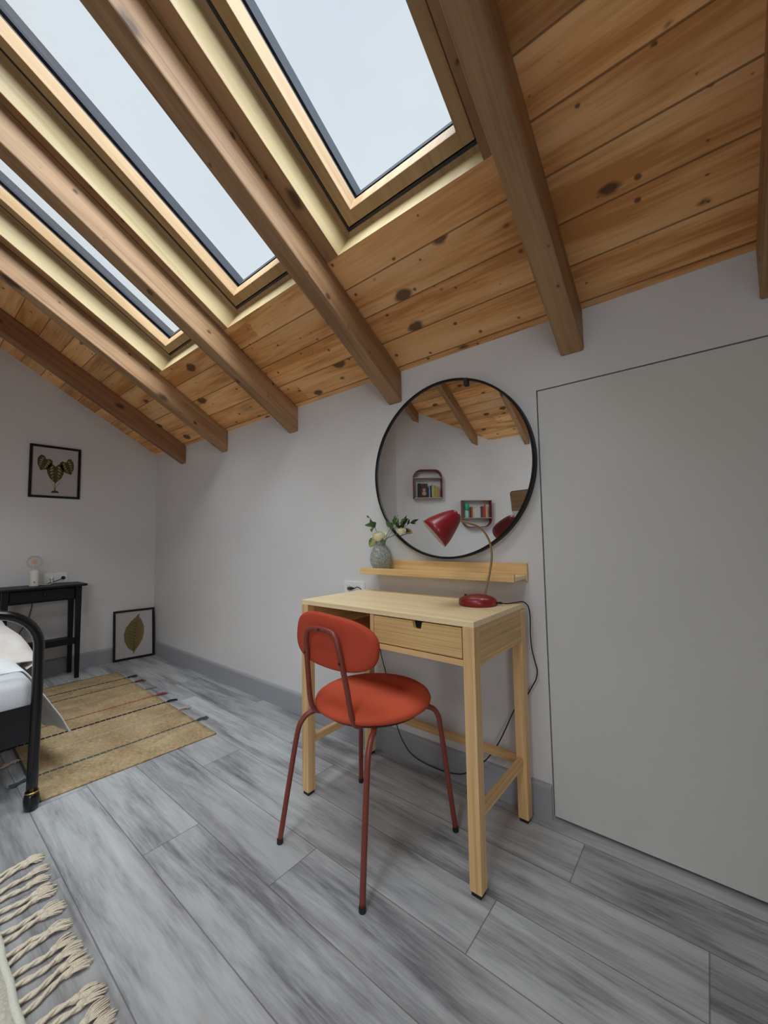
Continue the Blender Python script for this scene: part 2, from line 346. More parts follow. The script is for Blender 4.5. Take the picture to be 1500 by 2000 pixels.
# ------------------------------------------------------------------ STRUCTURE
# floor planks
JO = {-1: 3.0, 0: 3.562, 1: 2.588, 2: 3.42, 3: 2.888, 4: 2.474, 5: 1.90, 6: 3.65, 7: 2.70}
rects = []; PW, PL = .1815, 1.285
for k in range(-1, 24):
    b1 = -.058 - PW*k; b0 = b1 - PW
    if k == -1: b1 = 0.085
    j = JO.get(k, random.uniform(0, PL)); a = (j % PL) - PL
    while a < XR:
        a0, a1 = max(a, 0), min(a+PL, XR)
        if a1 > a0: rects.append((a, a+PL, b0, b1 if k >= 0 else .12, a0, a1, max(b0, KNEE_Y), b1, random.random(), random.random()))
        a += PL
    if b0 < KNEE_Y: break
bm = BM(); cells(bm, lambda a, b: Vector((a, b, 0)), rects)
fl = build('floor', bm, laminate, flip=False); fl['kind'] = 'structure'; md = fl.modifiers.new('thick', 'SOLIDIFY'); md.thickness = .05; md.offset = -1
# ceilings
def ceil_rects(smax, s_off, holes, xs):
    out = []; b = s_off-.136
    while b < smax:
        B0, B1 = b, b+.136; a = -random.uniform(0, 2.2); bounds = []
        while a < xs[1]: bounds.append((a, a+3.4)); a += 3.4
        sb = sorted({max(B0, 0), min(B1, smax), *[h for hh in holes for h in hh[2:] if max(B0, 0) < h < min(B1, smax)]})
        for (A0, A1) in bounds:
            sx, sy = random.random(), random.random()
            xb = sorted({max(A0, xs[0]), min(A1, xs[1]), *[h for hh in holes for h in hh[:2] if max(A0, xs[0]) < h < min(A1, xs[1])]})
            for p, q in zip(xb, xb[1:]):
                for r, s in zip(sb, sb[1:]):
                    mx, ms = (p+q)/2, (r+s)/2
                    if any(h[0] < mx < h[1] and h[2] < ms < h[3] for h in holes): continue
                    out.append((A0, A1, B0, B1, p, q, r, s, sx, sy))
        b += .136
    return out
bm = BM(); cells(bm, lambda a, b: Q(a, b), ceil_rects(RIDGE_S, .0265, [(x0, x1, SKS0, SKS1) for x0, x1 in SKY], (0, XR)))
ce = build('ceiling', bm, pine_board, flip=False); ce['kind'] = 'structure'; md = ce.modifiers.new('thick', 'SOLIDIFY'); md.thickness = .03; md.offset = -1
L2 = (Vector((RIDGE_Y, RIDGE_Z))-Vector((KNEE_Y, KNEE_Z))).length
bm = BM(); cells(bm, lambda a, b: Q2(a, b), ceil_rects(L2, .05, [(x0, x1, .25, 1.35) for x0, x1 in SKY_ADDED], (0, XR)))
ce = build('ceiling', bm, pine_board, flip=False); ce['kind'] = 'structure'; md = ce.modifiers.new('thick', 'SOLIDIFY'); md.thickness = .03; md.offset = -1
# walls, each a slab with thickness outward
zc = lambda y: (HC - TS*y) if y > RIDGE_Y else RIDGE_Z + S2*(y-RIDGE_Y)
def wall(name, pts, out, m=plaster):
    bm = BM(); prism(bm, [Vector(p) for p in pts], Vector(out)*.08); o = build(name, bm, m); o['kind'] = 'structure'; return o
DX0, DTOP = 3.4537, 1.5364
# mirror wall: around the flush door
wall('wall_back', [(0, 0, 0), (DX0-.004, 0, 0), (DX0-.004, 0, DTOP+.004), (XR, 0, DTOP+.004), (XR, 0, HC), (0, 0, HC)], (0, 1, 0))
cA, cE = (1.522, -4.0), (.48, -3.084)
wall('wall_left', [(0, 0, 0), (0, 0, HC), (0, RIDGE_Y, RIDGE_Z), (0, cE[1], zc(cE[1])), (0, cE[1], 0)], (-1, 0, 0))
WY0, WY1, WZ0, WZ1 = -3.75, -2.60, .75, 1.95     # window added in the unseen right wall, brightens the room
bm = BM(); e = Vector((.08, 0, 0))
for pg in ([(0, 0), (0, HC), (RIDGE_Y, RIDGE_Z), (WY1, zc(WY1)), (WY1, 0)], [(WY1, WZ0), (WY0, WZ0), (WY0, 0), (WY1, 0)], [(WY0, 0), (WY0, zc(WY0)), (KNEE_Y, KNEE_Z), (KNEE_Y, 0)], [(WY1, WZ1), (WY1, zc(WY1)), (WY0, zc(WY0)), (WY0, WZ1)]):
    prism(bm, [Vector((XR, y, z)) for y, z in pg], e)
o = build('wall_right', bm, plaster); o['kind'] = 'structure'
wn = thing('window_5', None, None, (XR, (WY0+WY1)/2, WZ0), kind='structure')
bm = BM(); ym = (WY0+WY1)/2
for a, b, c, d in ((WY0, WY0+.06, WZ0, WZ1), (WY1-.06, WY1, WZ0, WZ1), (WY0+.06, WY1-.06, WZ0, WZ0+.06), (WY0+.06, WY1-.06, WZ1-.06, WZ1), (ym-.03, ym+.03, WZ0+.06, WZ1-.06)): box(bm, XR+.01, XR+.06, a, b, c, d)
build('frame', bm, mat('window_white', (.7, .7, .7), .4), wn)
bm = BM(); box(bm, XR+.03, XR+.04, WY0+.05, WY1-.05, WZ0+.05, WZ1-.05); build('glass', bm, pane, wn)
bm = BM(); box(bm, XR-.08, XR, WY0-.02, WY1+.02, WZ0-.03, WZ0); build('sill', bm, white_plastic, wn)
wall('wall_front', [(cA[0], KNEE_Y, 0), (XR, KNEE_Y, 0), (XR, KNEE_Y, KNEE_Z), (cA[0], KNEE_Y, KNEE_Z)], (0, -1, 0))
wall('wall_corner', [(cE[0], cE[1], 0), (cA[0], cA[1], 0), (cA[0], cA[1], KNEE_Z), (cE[0], cE[1], zc(cE[1]))], (-.66, -.75, 0))
wall('wall_rear', [(0, cE[1], 0), (cE[0], cE[1], 0), (cE[0], cE[1], zc(cE[1])), (0, cE[1], zc(cE[1]))], (0, -1, 0))
# flush door leaf, with the dark gap around it
bm = BM(); box(bm, DX0, XR, .002, .045, .010, DTOP); dr = build('door_1', bm, doorpaint, bevel=.0015); dr['kind'] = 'structure'
bm = BM(); box(bm, DX0-.03, XR, .081, .10, -.05, DTOP+.03); o = build('trim_1', bm, dark_gap); o['kind'] = 'structure'
# baseboards with a rounded top
def baseboard(name, p0, p1, inward):
    p0, p1, i = Vector(p0), Vector(p1), Vector(inward); prof = [(0, 0), (.015, 0), (.015, .104), (.012, .112), (.006, .116), (0, .116)]
    bm = BM(); prism(bm, [p0+i*a+Vector((0, 0, z)) for a, z in prof], p1-p0); o = build(name, bm, basepaint); o['kind'] = 'structure'; return o
baseboard('baseboard_back', (0, 0, 0), (3.4490, 0, 0), (0, -1, 0))
baseboard('baseboard_left', (0, -.015, 0), (0, cE[1], 0), (1, 0, 0))
baseboard('baseboard_corner', (cE[0], cE[1], 0), (cA[0], cA[1], 0), (.66, .75, 0))
baseboard('baseboard_front', (cA[0], KNEE_Y, 0), (XR, KNEE_Y, 0), (0, 1, 0))

# roof windows
def ring(bm, q, R, S, i0, o0, n0, i1, o1, n1):
    """rectangular ring; inner inset i, outer inset o (negative = outwards) at heights n0 and n1"""
    def rc(ins, n): return [q(R[0]+ins, S[0]+ins, n), q(R[1]-ins, S[0]+ins, n), q(R[1]-ins, S[1]-ins, n), q(R[0]+ins, S[1]-ins, n)]
    a = [bm.verts.new(p) for p in rc(i0, n0)]; b = [bm.verts.new(p) for p in rc(o0, n0)]; c = [bm.verts.new(p) for p in rc(i1, n1)]; d = [bm.verts.new(p) for p in rc(o1, n1)]
    for k in range(4):
        l = (k+1) % 4
        for A, B in ((a, b), (b, d), (d, c), (c, a)): bm.faces.new([A[k], A[l], B[l], B[k]])
    return bm
for i, (R, q, S) in enumerate([(k, Q, (SKS0, SKS1)) for k in SKY] + [(k, Q2, (.25, 1.35)) for k in SKY_ADDED]):  # the last roof window is the added one
    root = thing('window_%d' % (i+1), None, None, q(R[0], S[0], 0), kind='structure')
    gd = q(0, 1, 0)-q(0, 0, 0)
    build('lining', ring(BM(), q, R, S, 0, -.0008, -.001, .004, -.03, .1), pine_pale, root, bevel=.004, grain=gd)
    build('frame', ring(BM(), q, R, S, .002, -.03, .1, .030, -.03, .112), pine_sash, root, grain=gd)
    build('frame_groove', ring(BM(), q, R, S, .031, -.03, .108, .0345, -.03, .2), gasket, root)
    build('sash', ring(BM(), q, R, S, .078, .035, .104, .089, .035, .152), pine_sash, root, bevel=.002, grain=gd)
    build('gasket', ring(BM(), q, R, S, .086, .04, .152, .088, .04, .158), gasket, root)
    bm = BM(); hexa(bm, [q(R[0]+.05, S[0]+.05, .158), q(R[1]-.05, S[0]+.05, .158), q(R[1]-.05, S[1]-.05, .158), q(R[0]+.05, S[1]-.05, .158),
                         q(R[0]+.05, S[0]+.05, .17), q(R[1]-.05, S[0]+.05, .17), q(R[1]-.05, S[1]-.05, .17), q(R[0]+.05, S[1]-.05, .17)])
    build('glass', bm, pane, root)
    build('cladding', ring(BM(), q, R, S, .090, -.03, .172, .090, -.03, .215), alu, root)

# ------------------------------------------------------------------ rafters
HB = .1501
def rafter(x0, x1, label, m=pine_beam, group='exposed rafters of the skylight slope', far=False, y0=0.0, yend=RIDGE_Y):
    t = 0
    if not far:
        pr = [Vector((x0, 0, HC-HB)), Vector((x0, 0, HC-.001)), Vector((x0, RIDGE_Y, RIDGE_Z-.001)), Vector((x0, RIDGE_Y, RIDGE_Z-HB))]; g = SL
    else:
        pr = [Vector((x0, RIDGE_Y, RIDGE_Z-HB)), Vector((x0, RIDGE_Y, RIDGE_Z-.001)), Vector((x0, yend, zc(yend)-.001)), Vector((x0, yend, zc(yend)-HB))]; g = Q2(0, 1)-Q2(0, 0)
    bm = BM(); prism(bm, pr, (x1-x0, 0, 0))
    # subdivide along the length and knock the lower arrises about a little, as on hand-planed beams
    o = build('rafter', bm, m, grain=g, bevel=.006, segs=2)
    return tag(o, label, 'beam', group)
W4 = .0787
rafter(.509, .587, 'dark pine rafter nearest the far wall with the botanical pictures', pine_dark)
rafter(1.171, 1.250, 'pine rafter just left of the leftmost skylight')
rafter(2.049-W4, 2.049, 'pine rafter between the leftmost and the middle skylight')
rafter(2.825-W4, 2.825, 'pine rafter between the middle skylight and the large right skylight, ending above the mirror')
rafter(3.621-W4, 3.621, 'reddish pine rafter right of the large skylight, ending left of the white door')
rafter(4.071, 4.15, 'pine rafter at the right edge of the photo above the white door')
def oy(x):  # y of the oblique corner wall at x
    f = (x-cE[0])/(cA[0]-cE[0]); return cE[1]+f*(cA[1]-cE[1])
for x, lb in ((.74, 'pine rafter seen at the left in the round mirror'), (1.385, 'pine rafter seen in the middle of the round mirror'), (2.095, 'pine rafter seen at the right rim of the round mirror')):
    ye = oy(x) if x < cA[0] else KNEE_Y
    rafter(x-.07, x, lb, far=True, yend=ye+.005, group='rafters reflected in the mirror')

# flat timber trimmers beside each opening
TRM = []
for (x0, x1), (rl, rr) in zip(SKY, ((1.250, 2.049-.0787), (2.049, 2.825-.0787), (2.825, 3.621-.0787))):
    TRM += [(rl+.0005, x0-.0005), (x1+.0005, rr-.0005)]
for i, (a, b) in enumerate(TRM):
    bm = BM(); hexa(bm, [Q(a, SKS0, -.003), Q(b, SKS0, -.003), Q(b, SKS1, -.003), Q(a, SKS1, -.003), Q(a, SKS0, .03), Q(b, SKS0, .03), Q(b, SKS1, .03), Q(a, SKS1, .03)])
    o = build('trim_%d' % (i+2), bm, pine_beam, grain=SL); o['kind'] = 'structure'

# ------------------------------------------------------------------ round mirror
MC = Vector((3.061, 0, 1.288)); MR = .3845
t = thing('round_mirror', 'large round wall mirror with a thin black metal rim above the wooden ledge', 'mirror', (MC.x, 0, MC.z))
bm = BM(); lathe(bm, [(MR-.009, .0), (MR, .0), (MR, .030), (MR-.002, .032), (MR-.008, .032), (MR-.009, .030), (MR-.009, .0)], MC+Vector((0, -.003, 0)), (0, -1, 0), 128)
build('rim', bm, black_frame, t)
bm = BM(); lathe(bm, [(0, .012), (MR-.0085, .012), (MR-.0085, .024), (0, .024)], MC+Vector((0, -.003, 0)), (0, -1, 0), 128)
build('mirror_glass', bm, mirror_m, t)
bm = BM(); box(bm, 3.170, 3.186, -.0385, -.0275, 1.622, 1.652); build('clip', bm, dark_gap, t)

# ------------------------------------------------------------------ picture ledge
t = thing('picture_ledge', 'narrow light bamboo picture ledge on the wall under the round mirror', 'shelf', (3.02, 0, .827))
bm = BM(); box(bm, 2.655, 3.394, -.0135, -.0005, .828, .893); build('back_panel', bm, bamboo_leg, t, bevel=.0015, grain=(1, 0, 0))
bm = BM(); box(bm, 2.655, 3.390, -.115, -.0135, .836, .850); build('shelf_board', bm, bamboo_top, t, bevel=.001, grain=(1, 0, 0))
bm = BM(); box(bm, 2.655, 3.388, -.127, -.115, .832, .860); build('front_lip', bm, bamboo, t, bevel=.0015, grain=(1, 0, 0))

# ------------------------------------------------------------------ vase and flowers
VC = Vector((2.735, -.068, .8505))
t = thing('glass_vase', 'clear dimpled glass vase holding white roses on the left end of the ledge', 'vase', VC)
prof = [(.0, .0), (.038, .0), (.046, .004), (.056, .022), (.0615, .048), (.059, .072), (.049, .094), (.036, .110), (.027, .120), (.026, .130), (.030, .138), (.027, .138), (.0235, .130), (.0245, .119), (.033, .108), (.046, .092), (.0555, .071), (.058, .048), (.053, .024), (.042, .008), (0, .007)]
prof = [(r*.85, z*.97) for r, z in prof]; bm = BM(); seg = 48; lathe(bm, prof, VC, (0, 0, 1), seg)
for v in bm.verts:   # dimples
    d = v.co-VC; r = math.hypot(d.x, d.y)
    if r > .04:
        a = math.atan2(d.y, d.x); k = 1-.022*max(0, math.sin(a*12+d.z*60))*max(0, math.sin(d.z*180+a*2)); v.co.x = VC.x+d.x*k; v.co.y = VC.y+d.y*k
build('body', bm, vase_glass, t, smooth=True)
leaf_m = mat('rose_leaf', (.055, .12, .025), .5); stem_m = mat('flower_stem', (.07, .10, .03), .6); petal_m = mat('ivory_petal', (.88, .84, .64), .6, sheen=.2); petal_g = mat('greenish_petal', (.66, .68, .38), .6)
def leafmesh(bm, base, tip, width, nrm, curl=.15):
    base, tip = Vector(base), Vector(tip); d = tip-base; s = d.cross(Vector(nrm)).normalized(); n_ = s.cross(d).normalized(); rows = []
    for i in range(8):
        f = i/7; wd = width*math.sin(PI*min(1, f*1.0)**.75)*.5 if 0 < f < 1 else .0008
        c = base+d*f+n_*(-curl*d.length*(f-.5)**2)
        rows.append([bm.verts.new(c-s*wd+n_*wd*.35), bm.verts.new(c), bm.verts.new(c+s*wd+n_*wd*.35)])
    for a, b in zip(rows, rows[1:]):
        for k in range(2): bm.faces.new([a[k], a[k+1], b[k+1], b[k]])
def rose(bm, c, r, up, n=5, layers=4, seed=0):
    rnd = random.Random(seed); up = Vector(up).normalized(); e1 = up.orthogonal().normalized(); e2 = up.cross(e1)
    for ly in range(layers):
        f = ly/(layers-1) if layers > 1 else 1; rr = r*(.3+.7*f); hh = r*(1.05-.35*f); cnt = n+ly
        for k in range(cnt):
            a0 = 2*PI*k/cnt+ly*.7+rnd.uniform(-.1, .1); wa = 2*PI/cnt*.85; g = []
            for i in range(5):
                v = i/4; row = []
                for j in range(5):
                    u = j/4*2-1; a = a0+u*wa*(.55+.45*math.sin(PI*min(v*1.1, 1)*.5)); edge = (1-u*u*.25)
                    th = v*(2.55-1.05*f)*edge+.05; R_ = r*(.42+.58*f); rad = R_*math.sin(th)*(1+.10*f*v)+.0003; z = -R_*math.cos(th)*(.85)
                    row.append(bm.verts.new(Vector(c)+(e1*math.cos(a)+e2*math.sin(a))*rad+up*z))
                g.append(row)
            for i in range(4):
                for j in range(4): bm.faces.new([g[i][j], g[i][j+1], g[i+1][j+1], g[i+1][j]])
def flower(center, r, up, label, pm, stem_pts, leaves, seed):
    t = thing('rose', label, 'flower', stem_pts[0], 'white roses in the glass vase')
    bm = BM(); rose(bm, center, r, up, seed=seed); build('bloom', bm, pm, t, smooth=True, flip=False)
    bm = BM(); tube(bm, catmull(stem_pts, 5), .0018, 6); build('stem', bm, stem_m, t, smooth=True)
    bm = BM()
    for l in leaves: leafmesh(bm, *l)
    if leaves: build('leaf', bm, leaf_m, t, smooth=True, flip=False)
F0 = VC+Vector((0, 0, .02))
flower((2.737, -.085, 1.012), .034, (.1, -.5, 1), 'largest ivory rose, in the middle of the bouquet', petal_m, [F0, (2.735, -.07, .93), (2.736, -.078, .99)], [((2.755, -.09, .99), (2.785, -.10, .975), .02, (0, -1, .2))], 1)
flower((2.697, -.088, .985), .030, (-.5, -.6, .5), 'greenish white rose drooping at the lower left of the bouquet', petal_g, [F0+Vector((-.01, 0, 0)), (2.728, -.072, .95), (2.708, -.08, .975)], [((2.712, -.10, 1.0), (2.70, -.112, .965), .018, (0, -1, .2))], 2)
flower((2.846, -.056, 1.030), .021, (.3, -.4, 1), 'small ivory rose at the right of the bouquet in front of the mirror', petal_m, [F0+Vector((.01, 0, 0)), (2.748, -.065, .975), (2.80, -.06, 1.005), (2.840, -.057, 1.015)], [], 3)
def sprig(pts, label, leaves):
    t = thing('leafy_sprig', label, 'sprig', pts[0], 'green sprigs in the glass vase')
    bm = BM(); tube(bm, catmull(pts, 5), .0012, 6); build('stem', bm, stem_m, t, smooth=True)
    for l in leaves:
        bm = BM(); leafmesh(bm, *l); build('leaf', bm, leaf_m, t, smooth=True, flip=False)
sprig([F0+Vector((-.005, .01, 0)), (2.73, -.06, .97), (2.705, -.07, 1.04), (2.68, -.072, 1.085), (2.660, -.07, 1.10)], 'green sprig with a round bud rising at the left of the bouquet',
      [((2.700, -.07, 1.045), (2.690, -.09, 1.085), .034, (0, -1, 0)), ((2.700, -.07, 1.055), (2.727, -.09, 1.068), .030, (0, -1, 0)), ((2.697, -.07, 1.05), (2.708, -.10, 1.025), .030, (0, -1, 0)), ((2.69, -.07, 1.06), (2.650, -.085, 1.058), .018, (0, -1, 0)), ((2.668, -.072, 1.094), (2.655, -.075, 1.106), .010, (0, -1, 0))])
sprig([F0+Vector((.005, .01, 0)), (2.745, -.05, .98), (2.785, -.055, 1.04), (2.815, -.06, 1.075), (2.835, -.06, 1.10)], 'green sprig leaning right across the mirror rim',
      [((2.79, -.055, 1.045), (2.760, -.06, 1.075), .022, (0, -1, 0)), ((2.80, -.055, 1.06), (2.835, -.07, 1.085), .026, (0, -1, 0)), ((2.785, -.055, 1.04), (2.815, -.07, 1.055), .024, (0, -1, 0)), ((2.815, -.06, 1.075), (2.825, -.07, 1.098), .014, (0, -1, 0))])
sprig([F0+Vector((.01, .0, 0)), (2.75, -.055, .97), (2.80, -.06, 1.03), (2.85, -.065, 1.065), (2.872, -.068, 1.072)], 'slender sprig with small leaves furthest to the right of the bouquet',
      [((2.835, -.063, 1.057), (2.842, -.07, 1.085), .012, (0, -1, 0)), ((2.855, -.066, 1.068), (2.888, -.08, 1.080), .014, (0, -1, 0)), ((2.85, -.066, 1.065), (2.872, -.08, 1.060), .010, (0, -1, 0))])

# ------------------------------------------------------------------ dressing table
DX, DY, DD, DH = 2.6320, -.0479, .4046, .7528; DR = DX+.76; DF = DY-DD
t = thing('dressing_table', 'light bamboo dressing table with one drawer standing against the wall under the mirror', 'desk', (DX+.38, (DY+DF)/2, 0))
bm = BM(); box(bm, DX, DR, DF, DY-.014, DH-.018, DH); build('table_top', bm, bamboo_top, t, bevel=.0015, grain=(1, 0, 0))
LG = .037
for x in (DX, DR-LG):
    for y in (DF, DY-LG):
        bm = BM(); box(bm, x, x+LG, y, y+LG, .012, DH-.018 if y < -.2 else DH-.020); l = build('leg', bm, bamboo_leg, t, bevel=.002, grain=(0, 0, 1))
        bm = BM(); box(bm, x+.004, x+LG-.004, y+.004, y+LG-.004, 0, .012); build('felt_pad', bm, black_plastic, l)
BZ = .622
for x0, x1 in ((DX+.004, DX+.022), (DR-.022, DR-.001)):
    bm = BM(); box(bm, x0, x1, DF+LG, DY-LG, BZ, DH-.018); build('side_panel', bm, bamboo, t, bevel=.001, grain=(0, 1, 0))
bm = BM(); box(bm, DX+LG, DR-LG, DY-.03, DY-.018, BZ, DH-.018); build('back_panel', bm, bamboo_leg, t, grain=(1, 0, 0))
bm = BM(); box(bm, DX+LG, DR-LG, DF+.02, DY-.03, BZ, BZ+.010); build('bottom_board', bm, bamboo_leg, t, grain=(1, 0, 0))
bm = BM(); box(bm, 2.998, 3.014, DF+.002, DY-.03, BZ+.010, DH-.018); build('divider', bm, bamboo_leg, t, grain=(0, 0, 1))
bm = BM(); box(bm, DX+LG, DR-LG, DF+.001, DF+.02, BZ, BZ+.018); build('front_rail', bm, bamboo_leg, t, bevel=.001, grain=(1, 0, 0))
# drawer with a cut-out grip
dx0, dx1, dz0, dz1 = 3.017, DR-LG-.003, BZ+.021, DH-.022; gx = 3.196
pts = [(dx0, dz0), (dx1, dz0), (dx1, dz1), (gx+.019, dz1), (gx+.014, dz1-.020), (gx+.010, dz1-.023), (gx-.010, dz1-.023), (gx-.014, dz1-.020), (gx-.019, dz1), (dx0, dz1)]
bm = BM(); prism(bm, [Vector((x, DF+.0005, z)) for x, z in pts], (0, .016, 0)); dw = build('drawer', bm, bamboo, t, grain=(1, 0, 0), bevel=.001)
bm = BM(); box(bm, dx0+.01, dx1-.01, DF+.03, DF+.034, dz0, dz1-.002); box(bm, dx0+.01, dx1-.01, DF+.034, DY-.06, dz0, dz0+.006); build('drawer_box', bm, dark_gap, dw)
bm = BM(); box(bm, DX+.012, DX+.030, DF+LG, DY-LG, .188, .218); build('stretcher', bm, bamboo_leg, t, bevel=.0015, grain=(0, 1, 0))
bm = BM(); box(bm, DR-.030, DR-.012, DF+LG, DY-LG, .188, .218); build('stretcher', bm, bamboo_leg, t, bevel=.0015, grain=(0, 1, 0))
bm = BM(); box(bm, DX+LG, DR-LG, DY-.028, DY-.010, .188, .218); build('stretcher', bm, bamboo_leg, t, bevel=.0015, grain=(1, 0, 0))

# ------------------------------------------------------------------ red desk lamp
LB = Vector((3.272, -.178, DH+.0005))
t = thing('desk_lamp', 'dark red metal desk lamp with curved brass stem on the dressing table', 'lamp', LB)
bm = BM(); lathe(bm, [(0, 0), (.064, 0), (.0665, .002), (.0665, .016), (.064, .021), (.054, .027), (.034, .033), (.012, .036), (0, .037)], LB, seg=56); bs = build('base', bm, red_paint, t, smooth=True, bevel=0)
bm = BM(); lathe(bm, [(0, 0), (.004, 0), (.004, .005), (.003, .006), (0, .006)], LB+Vector((-.045, -.005, .0285)), seg=12); build('switch', bm, black_plastic, bs)
bm = BM(); tube(bm, catmull([(3.2914, -.164, .779), (3.302, -.161, .820), (3.3135, -.160, .866), (3.326, -.167, .928), (3.328, -.190, .982), (3.312, -.222, 1.0255), (3.284, -.254, 1.042), (3.262, -.275, 1.051)], 8), .0037, 12)
build('stem', bm, old_brass, t, smooth=True)
AP = Vector((3.2564, -.2815, 1.0744)); MO = Vector((3.1963, -.3295, 1.0109)); ax = (MO-AP).normalized(); LN = (MO-AP).length+.006
outp = [(0, -.006), (.009, -.0055), (.017, -.002), (.024, .006), (.0305, .018), (.0375, .034), (.044, .051), (.050, .069), (.0545, .084), (.058, LN)]
bm = BM(); lathe(bm, outp+[(.0560, LN+.0005)], AP, ax, 56); sh = build('shade', bm, red_paint, t, smooth=True)
inp = [(0, .002)]+[(max(r-.0018, .0), z+.0022) for r, z in outp[2:]]; inp[-1] = (.0560, LN+.0005)
bm = BM(); lathe(bm, inp, AP, ax, 56); build('shade_lining', bm, cream_in, sh, smooth=True)
bm = BM(); lathe(bm, [(0, .012), (.010, .014), (.010, .040), (.016, .048), (.019, .062), (.014, .077), (0, .083)], AP, ax, 24); build('bulb', bm, white_plastic, sh, smooth=True)
bm = BM(); lathe(bm, [(0, -.012), (.006, -.012), (.008, -.004), (.008, .004), (0, .004)], Vector((3.258, -.2775, 1.058)), (Vector((3.262, -.275, 1.051))-AP), 16)
build('collar', bm, old_brass, sh, smooth=True)
bm = BM(); tube(bm, [(3.336, -.160, .762), (3.350, -.150, .7615)], .0045, 10); build('cord_grommet', bm, black_plastic, t)
CORD = [(3.348, -.151, .7605), (3.362, -.125, .7575), (3.376, -.090, .7575), (3.392, -.058, .757), (3.403, -.040, .738), (3.406, -.034, .700), (3.404, -.032, .640), (3.406, -.030, .590), (3.414, -.028, .545), (3.421, -.026, .512), (3.415, -.022, .480), (3.402, -.020, .455), (3.380, -.019, .415), (3.352, -.020, .375), (3.328, -.024, .346), (3.300, -.036, .280), (3.268, -.050, .212),
        (3.225, -.055, .150), (3.190, -.052, .118), (3.150, -.045, .078), (3.105, -.040, .050), (3.040, -.036, .034), (2.975, -.034, .030), (2.915, -.033, .033), (2.860, -.032, .047), (2.825, -.031, .075), (2.800, -.030, .108), (2.775, -.029, .160), (2.752, -.027, .225), (2.735, -.025, .300), (2.718, -.023, .357), (2.705, -.022, .395), (2.688, -.021, .442), (2.665, -.020, .520), (2.60, -.022, .65), (2.575, -.028, .735), (2.550, -.032, .752), (2.530, -.028, .746), (2.520, -.024, .744)]
bm = BM(); tube(bm, catmull(CORD, 5), .0023, 8); build('cord', bm, black_plastic, t, smooth=True)
bm = BM(); tube(bm, [(2.522, -.030, .7445), (2.498, -.024, .742), (2.470, -.014, .739)], [.004, .0085, .0095], 12); build('plug', bm, black_plastic, t, smooth=True)

# ------------------------------------------------------------------ rust-red chair
t = thing('dining_chair', 'rust-red upholstered chair with a round seat and oval back, drawn up to the dressing table', 'chair', (2.985, -.46, 0))
SC = Vector((2.985, -.425, 0))
bm = BM(); lathe(bm, [(0, .421), (.15, .421), (.183, .426), (.198, .436), (.201, .445), (.197, .454), (.184, .463), (.155, .470), (.10, .4745), (.05, .476), (0, .4765)], SC, seg=72)
build('seat', bm, rust_fabric, t, smooth=True)
bm = BM(); lathe(bm, [(0, .4125), (.14, .4125), (.17, .415), (.175, .421), (0, .421)], SC, seg=48); build('seat_plate', bm, black_plastic, t)
# oval backrest, gently bowed
BC = Vector((2.9725, -.628, .6745)); A_, B_ = .1835, .0815
bm = BM(); rings = []; nn_ = 64
def bpt(f, a, side):
    e = 2.0/2.75; c, s_ = math.cos(a), math.sin(a)
    x = A_*f*math.copysign(abs(c)**e, c); z = B_*f*math.copysign(abs(s_)**e, s_)
    z += -.05*x*0 + (.008 if z > 0 else 0)*(1-abs(x/A_))*0
    y = .030*(x/A_)**2
    return x, y, z
prof = [(0, -.006, 0), (.6, -.0065, 0), (.9, -.006, 0), (.975, -.004, 0), (1.0, .003, 0), (1.0, .010, 0), (.97, .017, 0), (.88, .022, 0), (.6, .026, 0), (0, .027, 0)]
for f, yo, _ in prof:
    if f == 0: rings.append([bm.verts.new(BC+Vector((0, yo, 0)))]); continue
    rings.append([bm.verts.new(BC+Vector((bpt(f, 2*PI*k/nn_, 0)[0], bpt(f, 2*PI*k/nn_, 0)[1]+yo, bpt(f, 2*PI*k/nn_, 0)[2]))) for k in range(nn_)])
for A, B in zip(rings, rings[1:]):
    for k in range(nn_):
        k2 = (k+1) % nn_
        if len(A) == 1: bm.faces.new([A[0], B[k], B[k2]])
        elif len(B) == 1: bm.faces.new([A[k], B[0], A[k2]])
        else: bm.faces.new([A[k], A[k2], B[k2], B[k]])
bmesh.ops.rotate(bm, cent=BC, matrix=Matrix.Rotation(-.05, 3, 'X') @ Matrix.Rotation(.06, 3, 'Y'), verts=bm.verts)
bk = build('backrest', bm, fabric('rust_back_fabric', (.40, .056, .028), (.46, .068, .035), sheen=0), t, smooth=True)  # rust fabric with the shading of the back put into a darker colour
TR = .0087
pth = [(2.93, -.50, .420), (2.905, -.55, .420), (2.888, -.583, .424), (2.878, -.603, .438), (2.876, -.616, .475), (2.884, -.630, .548), (2.890, -.641, .622), (2.893, -.646, .672), (2.902, -.648, .700), (2.925, -.649, .712), (2.975, -.649, .7145), (3.012, -.649, .7105), (3.032, -.649, .696), (3.042, -.648, .670), (3.050, -.640, .617), (3.056, -.628, .550), (3.060, -.613, .467), (3.062, -.600, .434), (3.066, -.583, .424), (3.062, -.55, .420), (3.04, -.50, .420)]
bm = BM(); tube(bm, catmull(pth, 6), TR, 14); build('back_support', bm, tube_red, t, smooth=True)
for x, z in ((2.965, .7145), (2.8905, .632), (3.049, .622)):
    yy = -.650-TR*.0 if z > .7 else -.642
    bm = BM(); lathe(bm, [(0, 0), (.0042, 0), (.0042, .0015), (0, .002)], (x, yy-TR+.0005, z), (0, -1, 0), 12); build('screw', bm, black_plastic, bk)
